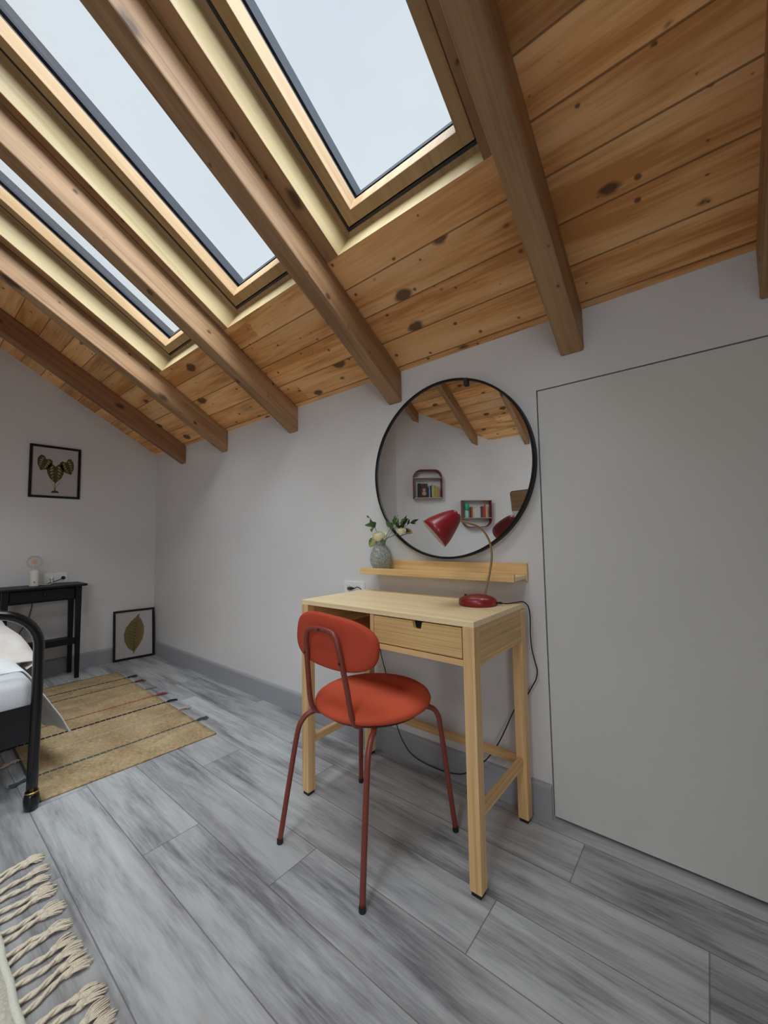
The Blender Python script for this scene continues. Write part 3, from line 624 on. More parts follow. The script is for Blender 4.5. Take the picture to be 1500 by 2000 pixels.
for pl in ([(2.93, -.49, .4175), (2.875, -.545, .4175), (2.848, -.590, .412), (2.833, -.612, .392), (2.824, -.628, .350), (2.800, -.646, .18), (2.777, -.663, .010)],
           [(3.04, -.49, .4175), (3.105, -.560, .4175), (3.128, -.600, .412), (3.138, -.622, .392), (3.143, -.636, .350), (3.148, -.656, .18), (3.153, -.674, .010)],
           [(3.06, -.38, .4175), (3.125, -.335, .4175), (3.155, -.310, .408), (3.169, -.299, .385), (3.175, -.293, .345), (3.190, -.278, .18), (3.206, -.263, .010)],
           [(2.93, -.38, .4175), (2.860, -.335, .4175), (2.828, -.312, .408), (2.815, -.302, .385), (2.808, -.296, .345), (2.788, -.278, .18), (2.768, -.258, .010)]):
    bm = BM(); tube(bm, catmull(pl, 6), TR, 14); lg = build('leg', bm, tube_red, t, smooth=True)
    e = Vector(pl[-1]); bm = BM(); lathe(bm, [(0, 0), (.0095, 0), (.0105, .003), (.0100, .014), (0, .014)], (e.x, e.y, 0), seg=16); build('foot_cap', bm, black_plastic, lg, smooth=False)

# ------------------------------------------------------------------ wall sockets
def socket(name, label, P, ex, ey, nrm, n, w1, h, loc):
    t = thing(name, label, 'socket', loc); P, ex, ey, nrm = Vector(P), Vector(ex), Vector(ey), Vector(nrm)
    wt = w1*n; bm = BM(); prism(bm, [P, P+ex*wt, P+ex*wt+ey*h, P+ey*h], nrm*.009); build('cover_plate', bm, white_plastic, t, bevel=.002)
    for i in range(n):
        c = P+ex*(w1*(i+.5))+ey*h*.5+nrm*.009
        bm = BM(); lathe(bm, [(.0225, 0), (.0225, .0015), (.020, .0015), (.019, -.004), (0, -.004)], c, nrm, 28); o = build('socket_insert', bm, white_plastic, t)
        bm = BM(); [lathe(bm, [(0, 0), (.0026, 0), (.0026, .0006), (0, .0006)], c+ex*s*.0095-nrm*.0038, nrm, 10) for s in (-1, 1)]; build('pin_holes', bm, black_plastic, o)
    return t
socket('wall_socket', 'white double wall socket with a black plug, behind the dressing table', (2.432, 0, .700), (1, 0, 0), (0, 0, 1), (0, -1, 0), 2, .071, .076, (2.503, 0, .737))
socket('wall_socket', 'white double wall socket behind the lamp on the black side table', (0, -.636, .692), (0, -1, 0), (0, 0, 1), (1, 0, 0), 2, .072, .074, (0, -.70, .73))

# ------------------------------------------------------------------ framed botanical prints
green_d = mat('print_dark_green', (.075, .07, .015), .8); green_l = mat('print_pale_green', (.36, .34, .16), .8); olive = mat('print_olive', (.20, .165, .05), .8); ochre = mat('print_ochre', (.25, .17, .06), .8); vein_d = mat('print_vein', (.07, .055, .015), .8)
def picture(label, P, ex, ey, w_, h_, loc, art, gl=True):
    t = thing('framed_picture', label, 'picture', loc); P, ex, ey = Vector(P), Vector(ex).normalized(), Vector(ey).normalized(); nz = ex.cross(ey)
    def F(u, v, n=0): return P+ex*u+ey*v+nz*n
    fw = .0165; bm = BM()
    for a in (((0, 0), (w_, 0), (w_-fw, fw), (fw, fw)), ((w_, 0), (w_, h_), (w_-fw, h_-fw), (w_-fw, fw)), ((w_, h_), (0, h_), (fw, h_-fw), (w_-fw, h_-fw)), ((0, h_), (0, 0), (fw, fw), (fw, h_-fw))):
        prism(bm, [F(*q, .0) for q in a], nz*.016)
    build('frame', bm, black_frame, t, bevel=.0012)
    bm = BM(); prism(bm, [F(fw-.002, fw-.002, .002), F(w_-fw+.002, fw-.002, .002), F(w_-fw+.002, h_-fw+.002, .002), F(fw-.002, h_-fw+.002, .002)], nz*.003); pr = build('print', bm, paper, t)
    for nm, m, polys, n_ in art:
        bm = BM()
        for pg in polys: prism(bm, [F(u*w_, v*h_, .005+n_) for u, v in pg], nz*.0004)
        build(nm, bm, m, pr)
    if gl:
        bm = BM(); prism(bm, [F(fw-.001, fw-.001, .0095), F(w_-fw+.001, fw-.001, .0095), F(w_-fw+.001, h_-fw+.001, .0095), F(fw-.001, h_-fw+.001, .0095)], nz*.0015); build('picture_glass', bm, pic_glass, t)
    return t
def heart(cx, cy, ln, wd, ang, k=1.0):   # arrow-shaped leaf pointing along ang
    pts = [(0, .30), (.22, .46), (.42, .42), (.50, .18), (.47, -.05), (.34, -.30), (.14, -.48), (0, -.60)]
    pts = pts + [(-x, y) for x, y in pts[-2:0:-1]]
    ca, sa = math.cos(ang), math.sin(ang); return [(cx+(x*wd*ca-y*ln*sa)*k, cy+(x*wd*sa+y*ln*ca)*k) for x, y in pts]
def strip(a, b, w_):
    dx, dy = b[0]-a[0], b[1]-a[1]; l = math.hypot(dx, dy); px, py = -dy/l*w_/2, dx/l*w_/2
    return [(a[0]+px, a[1]+py), (b[0]+px*.4, b[1]+py*.4), (b[0]-px*.4, b[1]-py*.4), (a[0]-px, a[1]-py)]
lf = [(.50, .50, .36, .34, .02), (.28, .66, .27, .30, -.45), (.74, .63, .29, .28, .42)]
spots, veins, outl, mid = [], [], [], []
for (cx, cy, ln, wd, an) in lf:
    outl.append(heart(cx, cy, ln, wd, an)); ca, sa = math.cos(an), math.sin(an); tr = lambda x, y: (cx+(x*wd*ca-y*ln*sa), cy+(x*wd*sa+y*ln*ca))
    spots.append([])
    for s in (-1, 1):
        for y0, ww in ((.26, .17), (.10, .20), (-.06, .18), (-.22, .13), (-.38, .07)):
            c = (.10+ww*.62, y0); spots[-1].append([tr(s*(c[0]+ww*.5*math.cos(q)), c[1]+.052*math.sin(q)-.04*math.cos(q)) for q in [i*PI/4 for i in range(8)][::s]])
stems = [strip((.50, .12), (.50, .50), .03), strip((.50, .15), (.30, .60), .014), strip((.50, .15), (.72, .60), .014)]
base_ = [[(.42, .10), (.58, .10), (.56, .135), (.50, .15), (.45, .135)]]
picture('square-ish black framed print of three veined green leaves hanging on the far wall', (.001, -.891, 1.346), (0, 1, 0), (0, 0, 1), .314, .404, (.001, -.734, 1.346),
        [('stem_print', green_l, stems, 0), ('bulb_print', vein_d, base_, .0004), *[('leaf_print', green_d, [o1], .0005) for o1 in outl], *[('spot_print', green_l, sp_, .001) for sp_ in spots]])
# single leaf, leaning on the wall
lo_ = [(.50, .13), (.36, .22), (.27, .36), (.25, .50), (.30, .64), (.42, .76), (.54, .84), (.60, .89), (.64, .90), (.62, .84), (.68, .76), (.74, .64), (.745, .50), (.70, .36), (.60, .23)]
half = [(.50, .13), (.60, .23), (.70, .36), (.745, .50), (.74, .64), (.68, .76), (.62, .84), (.585, .80), (.54, .60), (.51, .40)]
midr = [strip((.485, .10), (.51, .45), .018), strip((.51, .45), (.60, .86), .012)]; vv = []
for i in range(9):
    f = .2+.062*i; mx = .50+(f-.13)*.09; lw = .20*math.sin(PI*(f-.08)/.86)
    vv.append(strip((mx, f), (mx-lw*1.05, f+.085), .011)); vv.append(strip((mx, f), (mx+lw*.92, f+.105), .011))
p0 = Vector((.034, -.322, 0)); ex = Vector((.046, .306, 0)).normalized(); lean = .105
out = Vector((ex.y, -ex.x, 0)); ey = (Vector((0, 0, 1))*math.cos(lean)-out*math.sin(lean))
picture('black framed print of a single olive leaf, leaning in the corner on the floor', p0+Vector((.0, 0, .001)), ex, ey, .306, .412, (.05, -.17, 0),
        [('leaf_print', olive, [lo_], 0), ('leaf_half_print', ochre, [half], .0004), ('vein_print', vein_d, vv+midr, .0009)])

# ------------------------------------------------------------------ black side table
t = thing('side_table', 'narrow black side table with one small drawer against the far wall', 'table', (.14, -.82, 0))
bm = BM(); box(bm, .012, .272, -1.07, -.570, .674, .690); build('table_top', bm, black_paint, t, bevel=.003)
ys = (-.618, -1.022)
for x in (.040, .235):
    for y in ys:
        s = 1 if y > -.8 else -1; xo = .235 if x > .1 else .040; hw = .018
        bm = BM(); a = .0125
        fx = xo if x > .1 else xo; yb = y+s*.004*0
        hexa(bm, [(xo-a, y-a+s*.005, 0), (xo+a, y-a+s*.005, 0), (xo+a, y+a+s*.005, 0), (xo-a, y+a+s*.005, 0), (xo-hw, y-hw, .674), (xo+hw, y-hw, .674), (xo+hw, y+hw, .674), (xo-hw, y+hw, .674)])
        build('leg', bm, black_paint, t, bevel=.002)
bm = BM(); box(bm, .044, .228, -1.015, -.625, .578, .674); build('apron', bm, black_paint, t, bevel=.001)
bm = BM(); box(bm, .229, .243, -.998, -.642, .590, .666); dwr = build('drawer', bm, black_paint, t, bevel=.002)
bm = BM(); lathe(bm, [(0, 0), (.005, 0), (.006, .008), (.010, .014), (.009, .020), (0, .022)], (.243, -.815, .632), (1, 0, 0), 18); build('knob', bm, black_metal, dwr, smooth=True)
bm = BM(); box(bm, .04, .235, -1.02, -.62, .262, .276); build('shelf', bm, black_paint, t, bevel=.001)
bm = BM(); box(bm, .227, .241, -1.01, -.63, .252, .296); build('shelf_rail', bm, black_paint, t, bevel=.001)

# ------------------------------------------------------------------ bare-bulb table lamp
LP = Vector((.135, -.858, .6905))
t = thing('bulb_lamp', 'small cream table lamp with a clear globe bulb on the black side table', 'lamp', LP)
bm = BM(); lathe(bm, [(0, 0), (.026, 0), (.028, .002), (.028, .100), (.026, .104), (.019, .105), (.019, .116), (0, .116)], LP, seg=40); bse = build('base', bm, mat('lamp_cream', (.70, .70, .60), .45), t, smooth=False, bevel=.002)
bm = BM(); lathe(bm, [(0, 0), (.005, 0), (.005, .003), (0, .003)], LP+Vector((.0275, -.003, .03)), (1, 0, 0), 12); build('switch', bm, old_brass, bse)
gc = LP+Vector((0, 0, .172)); gp = [(.013, -.058)]+[(.0475*math.cos(a), .0475*math.sin(a)) for a in [(-1.18+2.75*i/18) for i in range(19)]]; gp[-1] = (0, .0475)
bm = BM(); lathe(bm, gp, gc, seg=40); build('bulb_glass', bm, clear, t, smooth=True)
bm = BM(); fil = []
for k in range(10): a = 2*PI*k/10; fil += [Vector((.011*math.cos(a), .011*math.sin(a), -.016+.002)), Vector((.013*math.cos(a+.3), .013*math.sin(a+.3), .018))]
tube(bm, [gc+v for v in fil], .0007, 5); tube(bm, [gc+Vector((0, 0, -.055)), gc+Vector((0, 0, -.02)), gc+Vector((0, 0, .02))], .0018, 8)
fm = mat('filament', (.80, .42, .22), .4); fm.node_tree.nodes['Principled BSDF'].inputs['Emission Color'].default_value = (1, .45, .2, 1); fm.node_tree.nodes['Principled BSDF'].inputs['Emission Strength'].default_value = .0
build('filament', bm, fm, t)
bm = BM(); tube(bm, catmull([(.112, -.848, .697), (.09, -.80, .6935), (.11, -.765, .694), (.08, -.745, .700), (.05, -.74, .714), (.034, -.738, .727)], 6), .0028, 8); build('cord', bm, white_plastic, t, smooth=True)
bm = BM(); tube(bm, [(.036, -.738, .728), (.022, -.737, .729), (.010, -.7365, .729)], [.006, .013, .015], 14); build('plug', bm, white_plastic, t, smooth=True)
t = thing('power_cable', 'thin black cable hanging down the wall behind the black side table', 'cable', (.02, -.86, .4))
bm = BM(); tube(bm, catmull([(.025, -.665, .725), (.03, -.70, .712), (.030, -.78, .68), (.022, -.835, .60), (.018, -.845, .53), (.018, -.858, .46), (.018, -.862, .42), (.018, -.885, .39), (.018, -.91, .33), (.018, -.90, .20), (.022, -.93, .12)], 6), .003, 8); build('cable', bm, black_plastic, t, smooth=True)
bm = BM(); tube(bm, [(.028, -.6645, .726), (.016, -.664, .727), (.010, -.6635, .727)], [.007, .012, .014], 12); build('plug', bm, black_plastic, t, smooth=True)

# ------------------------------------------------------------------ bed
BX0, BX1, BY0, BY1 = .045, 1.897, -1.135, -2.075
t = thing('bed', 'black metal single bed with an arched tube footboard at the left edge of the photo', 'bed', (.97, -1.6, 0))
def hoop(x, top, name):
    R = .135; y0, y1 = BY0, BY1
    p = [Vector((x, y0-.006*(1-min(1, z/.5)), z)) for z in (.05, .15, .3, .45, top-R)] + arc((x, y0-R, top-R), R, 0, PI/2, 10, (0, 1, 0), (0, 0, 1))[1:] + \
        arc((x, y1+R, top-R), R, PI/2, PI, 10, (0, 1, 0), (0, 0, 1)) + [Vector((x, y1, z)) for z in (.45, .3, .15, .05)]
    bm = BM(); tube(bm, p, .0175, 18); o = build(name, bm, black_metal, t, smooth=True)
    for y in (y0-.005, y1+.0):
        bm = BM(); lathe(bm, [(0, 0), (.014, 0), (.020, .004), (.024, .022), (.025, .040), (.022, .056), (.019, .062), (0, .062)], (x, y, 0), seg=28); f = build('foot', bm, black_metal, t, smooth=True)
        bm = BM(); lathe(bm, [(.0176, .062), (.0205, .062), (.0215, .065), (.0205, .068), (.0176, .068)], (x, y, 0), seg=28); build('brass_ring', bm, brass, f, smooth=True, label='thin brass ring above the foot')
    bm = BM(); box(bm, x-.004, x+.004, y1+.01, y0-.012, .252, .388); build(name.replace('hoop', 'panel'), bm, black_metal, t, bevel=.002)
hoop(BX1, .738, 'footboard_hoop'); hoop(BX0+.02, .98, 'headboard_hoop')
for y in (BY0-.014, BY1+.014):
    bm = BM(); box(bm, BX0+.03, BX1-.012, y-.010, y+.010, .272, .345); build('side_rail', bm, black_metal, t, bevel=.002)
bm = BM()
for k in range(14): box(bm, .12+k*.128, .18+k*.128, BY1+.02, BY0-.02, .335, .347)
build('slats', bm, pine_sash, t, grain=(0, 1, 0))
# mattress
bm = BM(); box(bm, .09, 1.868, -2.05, -1.142, .349, .480); 
o = build('mattress', bm, sheetm, None, smooth=True, bevel=.035, segs=5); tag(o, 'white mattress lying on the black metal bed frame', 'mattress')
def soft(name, m, label, cat, x0, x1, prof, amp, seed, taperx=.10, corner=None):
    """cloth slab: cross-section prof [(y, z)] swept along x with a rounded, rumpled edge"""
    nx = 46; bm = BM(); rows = []; P = catmull([Vector((0, y, z)) for y, z in prof], 6)
    for i in range(nx+1):
        f = i/nx; x = x0+(x1-x0)*f; row = []
        ends = min(1, (x1-x)/taperx) if f > .5 else min(1, (x-x0)/taperx); ends = math.sin(max(0, ends)*PI/2)**.7 if ends > 0 else 0
        for j, p in enumerate(P):
            nv = noise.noise_vector(Vector((x*3.1+seed, p.y*5, p.z*5+seed)))*amp; n2 = noise.noise_vector(Vector((x*9+seed, p.y*14, p.z*12)))*amp*.35
            base = .483; z = p.z if p.z < base else base+(p.z-base)*ends
            q = Vector((x, p.y, z))+nv+n2
            if corner: q = corner(q, f, j/(len(P)-1))
            row.append(bm.verts.new(q))
        rows.append(row)
    for a, b in zip(rows, rows[1:]):
        for k in range(len(a)-1): bm.faces.new([a[k], a[k+1], b[k+1], b[k]])
    o = build(name, bm, m, None, smooth=True, flip=False); md = o.modifiers.new('thick', 'SOLIDIFY'); md.thickness = .007; md.offset = 1
    md = o.modifiers.new('sub', 'SUBSURF'); md.levels = 1; md.render_levels = 1
    return tag(o, label, cat)
def cornerf(q, f, j):
    # side drop: the hem comes down in a point at the foot end and rises towards the head
    if j > .55:
        k = (j-.55)/.45; q.z -= k*min(.05, (1-f)*.16)+k*.006*math.sin(f*20); q.y -= k*min(.03, (1-f)*.10)-k*(.004+.010*(1-f))*math.sin(f*40+1); q.x -= k*.055*f
    return q
soft('duvet', linen, 'white duvet with one corner hanging down over the side of the bed', 'duvet', .55, 1.735,
     [(-2.10, .30), (-2.085, .42), (-2.04, .505), (-1.9, .52), (-1.6, .53), (-1.35, .528), (-1.24, .520), (-1.165, .497), (-1.125, .455), (-1.090, .39), (-1.045, .31), (-1.005, .23), (-.972, .165)], .008, 3, .10, cornerf)
soft('quilt', cream_quilt, 'cream printed quilt bunched on top of the white duvet', 'quilt', .22, 1.60,
     [(-2.02, .545), (-1.9, .60), (-1.6, .615), (-1.32, .612), (-1.22, .606), (-1.15, .590), (-1.105, .560), (-1.082, .515), (-1.085, .475), (-1.115, .452)], .010, 9, .25)

# ------------------------------------------------------------------ jute rug
def jute():
    m = bpy.data.materials.new('jute'); m.use_nodes = True; t = m.node_tree; b = t.nodes['Principled BSDF']; u = N(t, 'ShaderNodeUVMap'); u.uv_map = 'UVMap'
    n1 = noi(t, sc_vec(t, u.outputs[0], (150, 60, 1)), 1, 3); n2 = noi(t, sc_vec(t, u.outputs[0], (9, 7, 1)), 1, 4, .5); n3 = noi(t, sc_vec(t, u.outputs[0], (330, 300, 1)), 1, 2)
    s = mth(t, 'ADD', mth(t, 'MULTIPLY', n1, .45), mth(t, 'ADD', mth(t, 'MULTIPLY', n2, .3), mth(t, 'MULTIPLY', n3, .25)))
    col = ramp(t, s, [(.36, (.22, .14, .07)), (.5, (.39, .285, .155)), (.64, (.56, .43, .265))]).outputs[0]
    sx = N(t, 'ShaderNodeSeparateXYZ'); L(t, u.outputs[0], sx.inputs[0])
    dash = mth(t, 'GREATER_THAN', mth(t, 'FRACT', mth(t, 'MULTIPLY', sx.outputs[1], 38)), .10)
    for x, wd, c, st in STR:
        d = mth(t, 'LESS_THAN', mth(t, 'ABSOLUTE', mth(t, 'SUBTRACT', sx.outputs[0], x)), wd); col = mixc(t, mth(t, 'MULTIPLY', mth(t, 'MULTIPLY', d, dash), st), col, c)
    L(t, col, b.inputs['Base Color']); b.inputs['Roughness'].default_value = .95; b.inputs['Specular IOR Level'].default_value = .1
    bp = N(t, 'ShaderNodeBump'); bp.inputs['Strength'].default_value = .6; bp.inputs['Distance'].default_value = .003; L(t, n1, bp.inputs['Height']); L(t, bp.outputs[0], b.inputs['Normal'])
    return m
STR = [(.205, .0085, (.015, .013, .02), .95), (.352, .009, (.13, .035, .02), .85), (.560, .006, (.20, .21, .15), .6), (.737, .009, (.26, .045, .03), .8), (.903, .010, (.012, .012, .02), .97), (1.082, .006, (.52, .38, .31), .6), (1.305, .009, (.06, .075, .08), .9)]
RA, RB, RC_, RD = Vector((.372, -.392, 0)), Vector((1.903, -.417, 0)), Vector((1.872, -1.108, 0)), Vector((.345, -1.085, 0))
def RP(u, v, z=0.0):   # u 0..1 along the length, v 0..1 from the tassel edge
    p = RA*(1-u)*(1-v)+RB*u*(1-v)+RC_*u*v+RD*(1-u)*v; p = p.copy(); p.z = z; return p
t = thing('jute_rug', 'tan jute rug with dark and coloured stripes and tassels, half under the bed', 'rug', (1.12, -.75, 0))
bm = BM(); uv = bm.loops.layers.uv.new('UVMap'); nu, nv_ = 60, 24; g = []
for i in range(nu+1):
    row = []
    for j in range(nv_+1):
        p = RP(i/nu, j/nv_, .008); e = 0 if 0 < j < nv_ else (.003*noise.noise(Vector((i*.7, j, 0)))); p.y += e; p.z += .0012*noise.noise(Vector((i*.5, j*.5, 3))); row.append(bm.verts.new(p))
    g.append(row)
for i in range(nu):
    for j in range(nv_):
        f = bm.faces.new([g[i][j], g[i+1][j], g[i+1][j+1], g[i][j+1]])
        for lp, (a, b) in zip(f.loops, ((i, j), (i+1, j), (i+1, j+1), (i, j+1))): lp[uv].uv = (a/nu*1.53, b/nv_*.70)
jm = jute(); o = build('rug_body', bm, jm, t, smooth=True); md = o.modifiers.new('thick', 'SOLIDIFY'); md.thickness = .007; md.offset = -1
bm = BM()
for j, (p, q) in enumerate((((0, 1), (1, 1)),)):
    a, b = RP(0, 1, .005), RP(1, 1, .005); tube(bm, [a+(b-a)*k/20 for k in range(21)], .0045, 8)
build('edge_binding', bm, mat('rug_binding', (.05, .05, .045), .9), t, smooth=True, label='dark edge binding')
for k, (x, wd, c, st) in enumerate(STR):
    tm = mat('tassel_yarn', c, .95)
    for v0, dr_ in ((0, 1), (1, -1)):
        p = RP(x/1.53, v0, .006); bm = BM(); rnd = random.Random(k*3+v0)
        if v0 and k < 5: L_t = .09
        for s in range(9):
            a = rnd.uniform(-.35, .35); ln = rnd.uniform(.045, .075); e = p+Vector((math.sin(a)*ln+.01, dr_*math.cos(a)*ln, rnd.uniform(.0, .006)-.001))
            tube(bm, catmull([p+Vector((0, -dr_*.004, 0)), p+Vector((rnd.uniform(-.004, .004), dr_*.018, rnd.uniform(.0, .008))), e], 4), [.0022]*8+[.0012], 5)
        lathe(bm, [(0, -.006), (.006, -.004), (.0075, 0), (.006, .004), (0, .006)], p+Vector((0, dr_*.016, .002)), (0, 1, 0), 10)
        build('tassel', bm, tm, t, smooth=True)

# ------------------------------------------------------------------ cream fringed rug
t = thing('fringed_rug', 'cream woven rug with long knotted fringe at the bottom left corner', 'rug', (2.7, -1.8, 0))
bm = BM(); x0, x1, y0, y1 = 2.215, 3.30, -1.302, -2.3; nu, nv_ = 54, 40; g = []
for i in range(nu+1): g.append([bm.verts.new((x0+(x1-x0)*i/nu, y0+(y1-y0)*j/nv_, .011+.0015*math.sin(i*2.1)*math.sin(j*1.7))) for j in range(nv_+1)])
for i in range(nu):
    for j in range(nv_): bm.faces.new([g[i][j], g[i+1][j], g[i+1][j+1], g[i][j+1]])
crm = fabric('cream_rug', (.52, .47, .38), (.66, .62, .53), 160); o = build('rug_body', bm, crm, t, smooth=True); md = o.modifiers.new('thick', 'SOLIDIFY'); md.thickness = .010; md.offset = -1
bm = BM(); tube(bm, [(x0+(x1-x0)*k/30, y0+.001+.0015*math.sin(k*1.7), .010) for k in range(31)], .0075, 10); build('hem', bm, fabric('cream_hem', (.66, .65, .52), (.74, .73, .62), 300), t, smooth=True)
yarn = cream_yarn; xs = x0+.012; k = 0; rnd = random.Random(5)
while xs < x1:
    bm = BM(); p = Vector((xs, y0+.006, .009)); dx = rnd.uniform(-.018, .010)-.006*(k % 2); ln = rnd.uniform(.078, .095); kx = xs+dx; ky = y0+ln
    nseg = 22
    for ph in (0, PI):   # two-ply twist
        path = []
        for i in range(nseg+1):
            f = i/nseg; c = p.lerp(Vector((kx, ky, .009)), f)+Vector((.004*math.sin(f*5+k), 0, 0)); a = f*9+ph
            path.append(c+Vector((math.cos(a)*.0024, 0, math.sin(a)*.0022)))
        tube(bm, path, .0042, 7)
    d = Vector((dx*.4+rnd.uniform(-.006, .006), .04, 0)).normalized(); s_ = Vector((d.y, -d.x, 0)); c0 = Vector((kx, ky, .009))
    lathe(bm, [(0, -.010), (.0065, -.007), (.0085, 0), (.0075, .007), (0, .010)], c0, d, 12)
    for q in range(26):
        a = rnd.uniform(-1, 1); ln2 = rnd.uniform(.034, .052)*(1-.15*abs(a)); zz = rnd.uniform(.001, .012)
        b0 = c0-d*.004+s_*a*.004; b1 = c0+d*ln2*.5+s_*a*.016+Vector((0, 0, zz*.4)); b2 = c0+d*ln2+s_*a*.019*rnd.uniform(.7, 1.2); b2.z = .002+zz*.5
        tube(bm, catmull([b0, b1, b2], 4), .00165, 5)
    build('tassel', bm, yarn, t, smooth=True)
    xs += rnd.uniform(.030, .038) if k % 2 == 0 else rnd.uniform(.042, .056); k += 1

# ------------------------------------------------------------------ things on the far side, seen in the mirror
WT = Vector((.751, -.660, 0)).normalized(); WN = Vector((.660, .751, 0)).normalized()
def OW(a, z, n): return Vector((cE[0], cE[1], 0))+WT*a+WN*n+Vector((0, 0, z))
shelf_red = mat('shelf_red', (.17, .03, .035), .5); shelf_wood = wood('shelf_wood', (.50, .42, .33), (.44, .36, .27), (.34, .27, .19), knots=False)
def wallshelf(label, a0, a1, z0, z1, arch_up):
    t = thing('wall_shelf', label, 'shelf', OW((a0+a1)/2, z0, 0)); D = .115; R = .11
    def outline(ins):
        if arch_up:
            l, r, b, tp = a0+ins, a1-ins, z0+ins, z1-ins
            rr = R-ins; return [(l, b)]+[(l, tp-rr)]+[(l+rr-rr*math.cos(q), tp-rr+rr*math.sin(q)) for q in [i*PI/16 for i in range(1, 9)]]+[(r-rr+rr*math.sin(q), tp-rr+rr*math.cos(q)) for q in [i*PI/16 for i in range(0, 9)]]+[(r, b)]
        l, r, b, tp = a0+ins, a1-ins, z0+ins, z1-ins; rr = R-ins
        return [(r, tp), (r, b+rr)]+[(r-rr+rr*math.cos(q), b+rr-rr*math.sin(q)) for q in [i*PI/16 for i in range(1, 9)]]+[(l+rr-rr*math.sin(q), b+rr-rr*math.cos(q)) for q in [i*PI/16 for i in range(0, 9)]]+[(l, tp)]
    o_, i_ = outline(0), outline(.009); bm = BM()
    O1 = [bm.verts.new(OW(a, z, .002)) for a, z in o_]; O2 = [bm.verts.new(OW(a, z, D)) for a, z in o_]; I1 = [bm.verts.new(OW(a, z, .002)) for a, z in i_]; I2 = [bm.verts.new(OW(a, z, D)) for a, z in i_]
    n = len(o_)
    for k in range(n-1):
        for A, B in ((O1, O2), (O2, I2), (I2, I1), (I1, O1)): bm.faces.new([A[k], A[k+1], B[k+1], B[k]])
    for k in (0, n-1): bm.faces.new([O1[k], O2[k], I2[k], I1[k]])
    build('bent_frame', bm, shelf_red, t, smooth=False)
    zf = z0 if arch_up else z1-.010; bm = BM(); prism(bm, [OW(a0+.009, zf, .003), OW(a1-.009, zf, .003), OW(a1-.009, zf, D), OW(a0+.009, zf, D)], (0, 0, .010)); build('base_board' if arch_up else 'top_board', bm, shelf_wood, t, grain=WT)
    zs = z1-.125 if arch_up else z0+.125; bm = BM(); prism(bm, [OW(a0+.009, zs, .003), OW(a1-.009, zs, .003), OW(a1-.009, zs, D), OW(a0+.009, zs, D)], (0, 0, .010)); build('inner_board', bm, shelf_wood, t, grain=WT)
    return zs
wallshelf('red bent wall shelf with an arched top, the upper one reflected in the mirror', .235, .645, 1.545, 1.955, True)
zs2 = wallshelf('red bent wall shelf with a rounded bottom, the lower one reflected in the mirror', .925, 1.345, 1.125, 1.512, False)
def book(a, wd, h, z, col, label, grp, D=.09, tilt=0):
    m = mat('book_cover', col, .6); bm = BM(); prism(bm, [OW(a, z, .012), OW(a+wd, z, .012), OW(a+wd, z, .012+D), OW(a, z, .012+D)], (0, 0, h)); o = build('book', bm, m, None, bevel=.0015)
    bm = BM(); prism(bm, [OW(a+.002, z+h-.001, .016), OW(a+wd-.002, z+h-.001, .016), OW(a+wd-.002, z+h-.001, .010+D-.003), OW(a+.002, z+h-.001, .010+D-.003)], (0, 0, .0018)); build('page_block', bm, paper, o)
    return tag(o, label, 'book', grp)
G1, G2 = 'books on the upper wall shelf', 'books on the lower wall shelf'
zb = 1.5555
book(.300, .030, .205, zb, (.015, .015, .018), 'thick black book, leftmost on the upper wall shelf in the mirror', G1)
# decorative tin with a pale front panel
tn = thing('picture_box', 'dark box with a pale picture on its front, on the upper wall shelf', 'box', OW(.385, zb, .05))
bm = BM(); prism(bm, [OW(.335, zb, .015), OW(.435, zb, .015), OW(.435, zb, .09), OW(.335, zb, .09)], (0, 0, .20)); build('body', bm, mat('box_brown', (.045, .022, .012), .5), tn, bevel=.003)
bm = BM(); lathe(bm, [(0, 0), (.030, 0), (.030, .0008), (0, .0008)], OW(.386, zb+.06, .0905), WN, 24); lathe(bm, [(0, 0), (.022, 0), (.022, .0008), (0, .0008)], OW(.386, zb+.11, .0905), WN, 24); build('front_picture', bm, mat('box_cream', (.42, .26, .17), .6), tn)
for a, wd, h, c, lb in ((.452, .018, .150, (.22, .27, .36), 'slim grey-blue book'), (.471, .022, .165, (.02, .02, .025), 'black book right of the slim grey-blue one'), (.494, .020, .185, (.50, .34, .26), 'tall salmon coloured book'), (.515, .016, .170, (.42, .36, .10), 'mustard book'), (.532, .016, .175, (.30, .28, .06), 'dark olive book'),
                        (.549, .022, .160, (.22, .40, .08), 'bright green book'), (.573, .030, .150, (.46, .20, .10), 'orange-brown book at the right end')):
    book(a, wd, h, zb, c, lb+' on the upper wall shelf in the mirror', G1)
zb = zs2+.0105
bt = thing('green_bottle', 'turquoise bottle standing at the left of the lower wall shelf in the mirror', 'bottle', OW(.995, zb, .055))
bm = BM(); lathe(bm, [(0, 0), (.030, 0), (.033, .004), (.031, .06), (.026, .10), (.027, .105), (0, .105)], OW(.995, zb, .055), seg=28); build('body', bm, mat('bottle_mint', (.35, .62, .50), .4), bt, smooth=True)
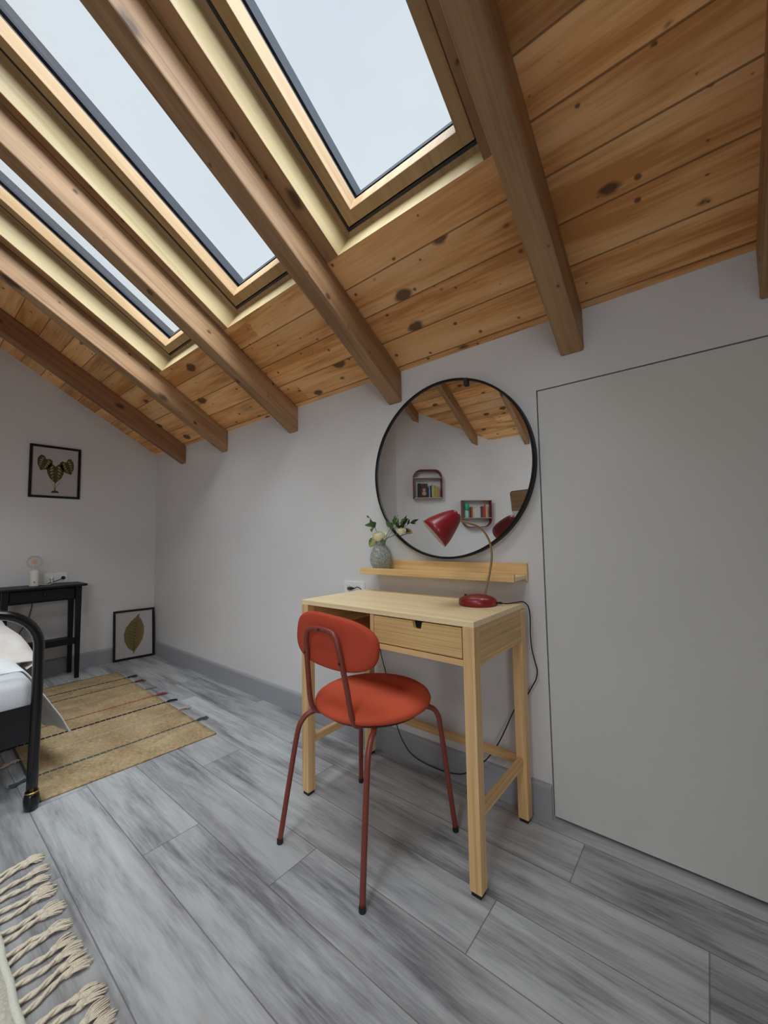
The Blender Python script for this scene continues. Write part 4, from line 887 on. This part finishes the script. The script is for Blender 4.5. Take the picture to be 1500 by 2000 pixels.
bm = BM(); lathe(bm, [(0, .105), (.027, .105), (.034, .13), (.034, .19), (.030, .205), (0, .21)], OW(.995, zb, .055), seg=28); build('cap', bm, mat('bottle_teal', (.02, .36, .24), .35), bt, smooth=True, label='darker turquoise cap')
a = 1.050; cols = [((.33, .10, .04), 'rust-brown'), ((.50, .40, .34), 'beige'), ((.55, .53, .50), 'off-white'), ((.48, .50, .54), 'pale grey'), ((.56, .52, .48), 'cream'), ((.45, .46, .48), 'grey'), ((.04, .035, .04), 'black'), ((.28, .035, .025), 'dark red'), ((.36, .05, .03), 'bright red')]
pos = ['first book after the bottle', 'second book after the bottle', 'third book after the bottle', 'fourth book after the bottle', 'middle book', 'book left of the black one', 'only black book', 'book right of the black one', 'last upright book']
for (c, nm), ps in zip(cols, pos):
    wd = .021; book(a, wd, .150+.012*math.sin(a*90), zb, c, '%s %s on the lower wall shelf in the mirror' % (nm, ps), G2); a += wd+.0015
book(a+.004, .032, .185, zb, (.52, .24, .20), 'tall pink-red box-like book at the right end of the lower wall shelf in the mirror', G2)
# wooden board on the knee wall
t = thing('hanging_board', 'brown wooden board with rounded dark edge, reflected at the right rim of the mirror', 'board', (1.95, -3.99, 1.2))
def bo(ins): return [(1.795+ins, 1.58), (1.80+ins, 1.602-ins*.3), (1.818+ins*.6, 1.618-ins), (2.19-ins*.6, 1.632-ins), (2.212-ins, 1.61), (2.20-ins, 1.05+ins), (1.872+ins, 1.05+ins), (1.835+ins, 1.20)]
bm = BM(); prism(bm, [Vector((x, -3.999, z)) for x, z in bo(0)], (0, .020, 0)); build('edge_frame', bm, black_frame, t, bevel=.003)
bm = BM(); p_ = [q for q in bo(.012) if q[1] > 1.34]; p_ = [(1.815, 1.345)]+p_+[(2.192, 1.345)]; prism(bm, [Vector((x, -3.979, z)) for x, z in p_], (0, .003, 0)); build('wood_panel', bm, ply_brown, t, grain=(1, 0, 0))
bm = BM(); prism(bm, [Vector((x, -3.979, z)) for x, z in ((1.817, 1.340), (2.190, 1.340), (2.186, 1.065), (1.886, 1.065), (1.850, 1.20))], (0, .003, 0)); build('grey_panel', bm, mat('board_grey', (.35, .34, .34), .6), t)
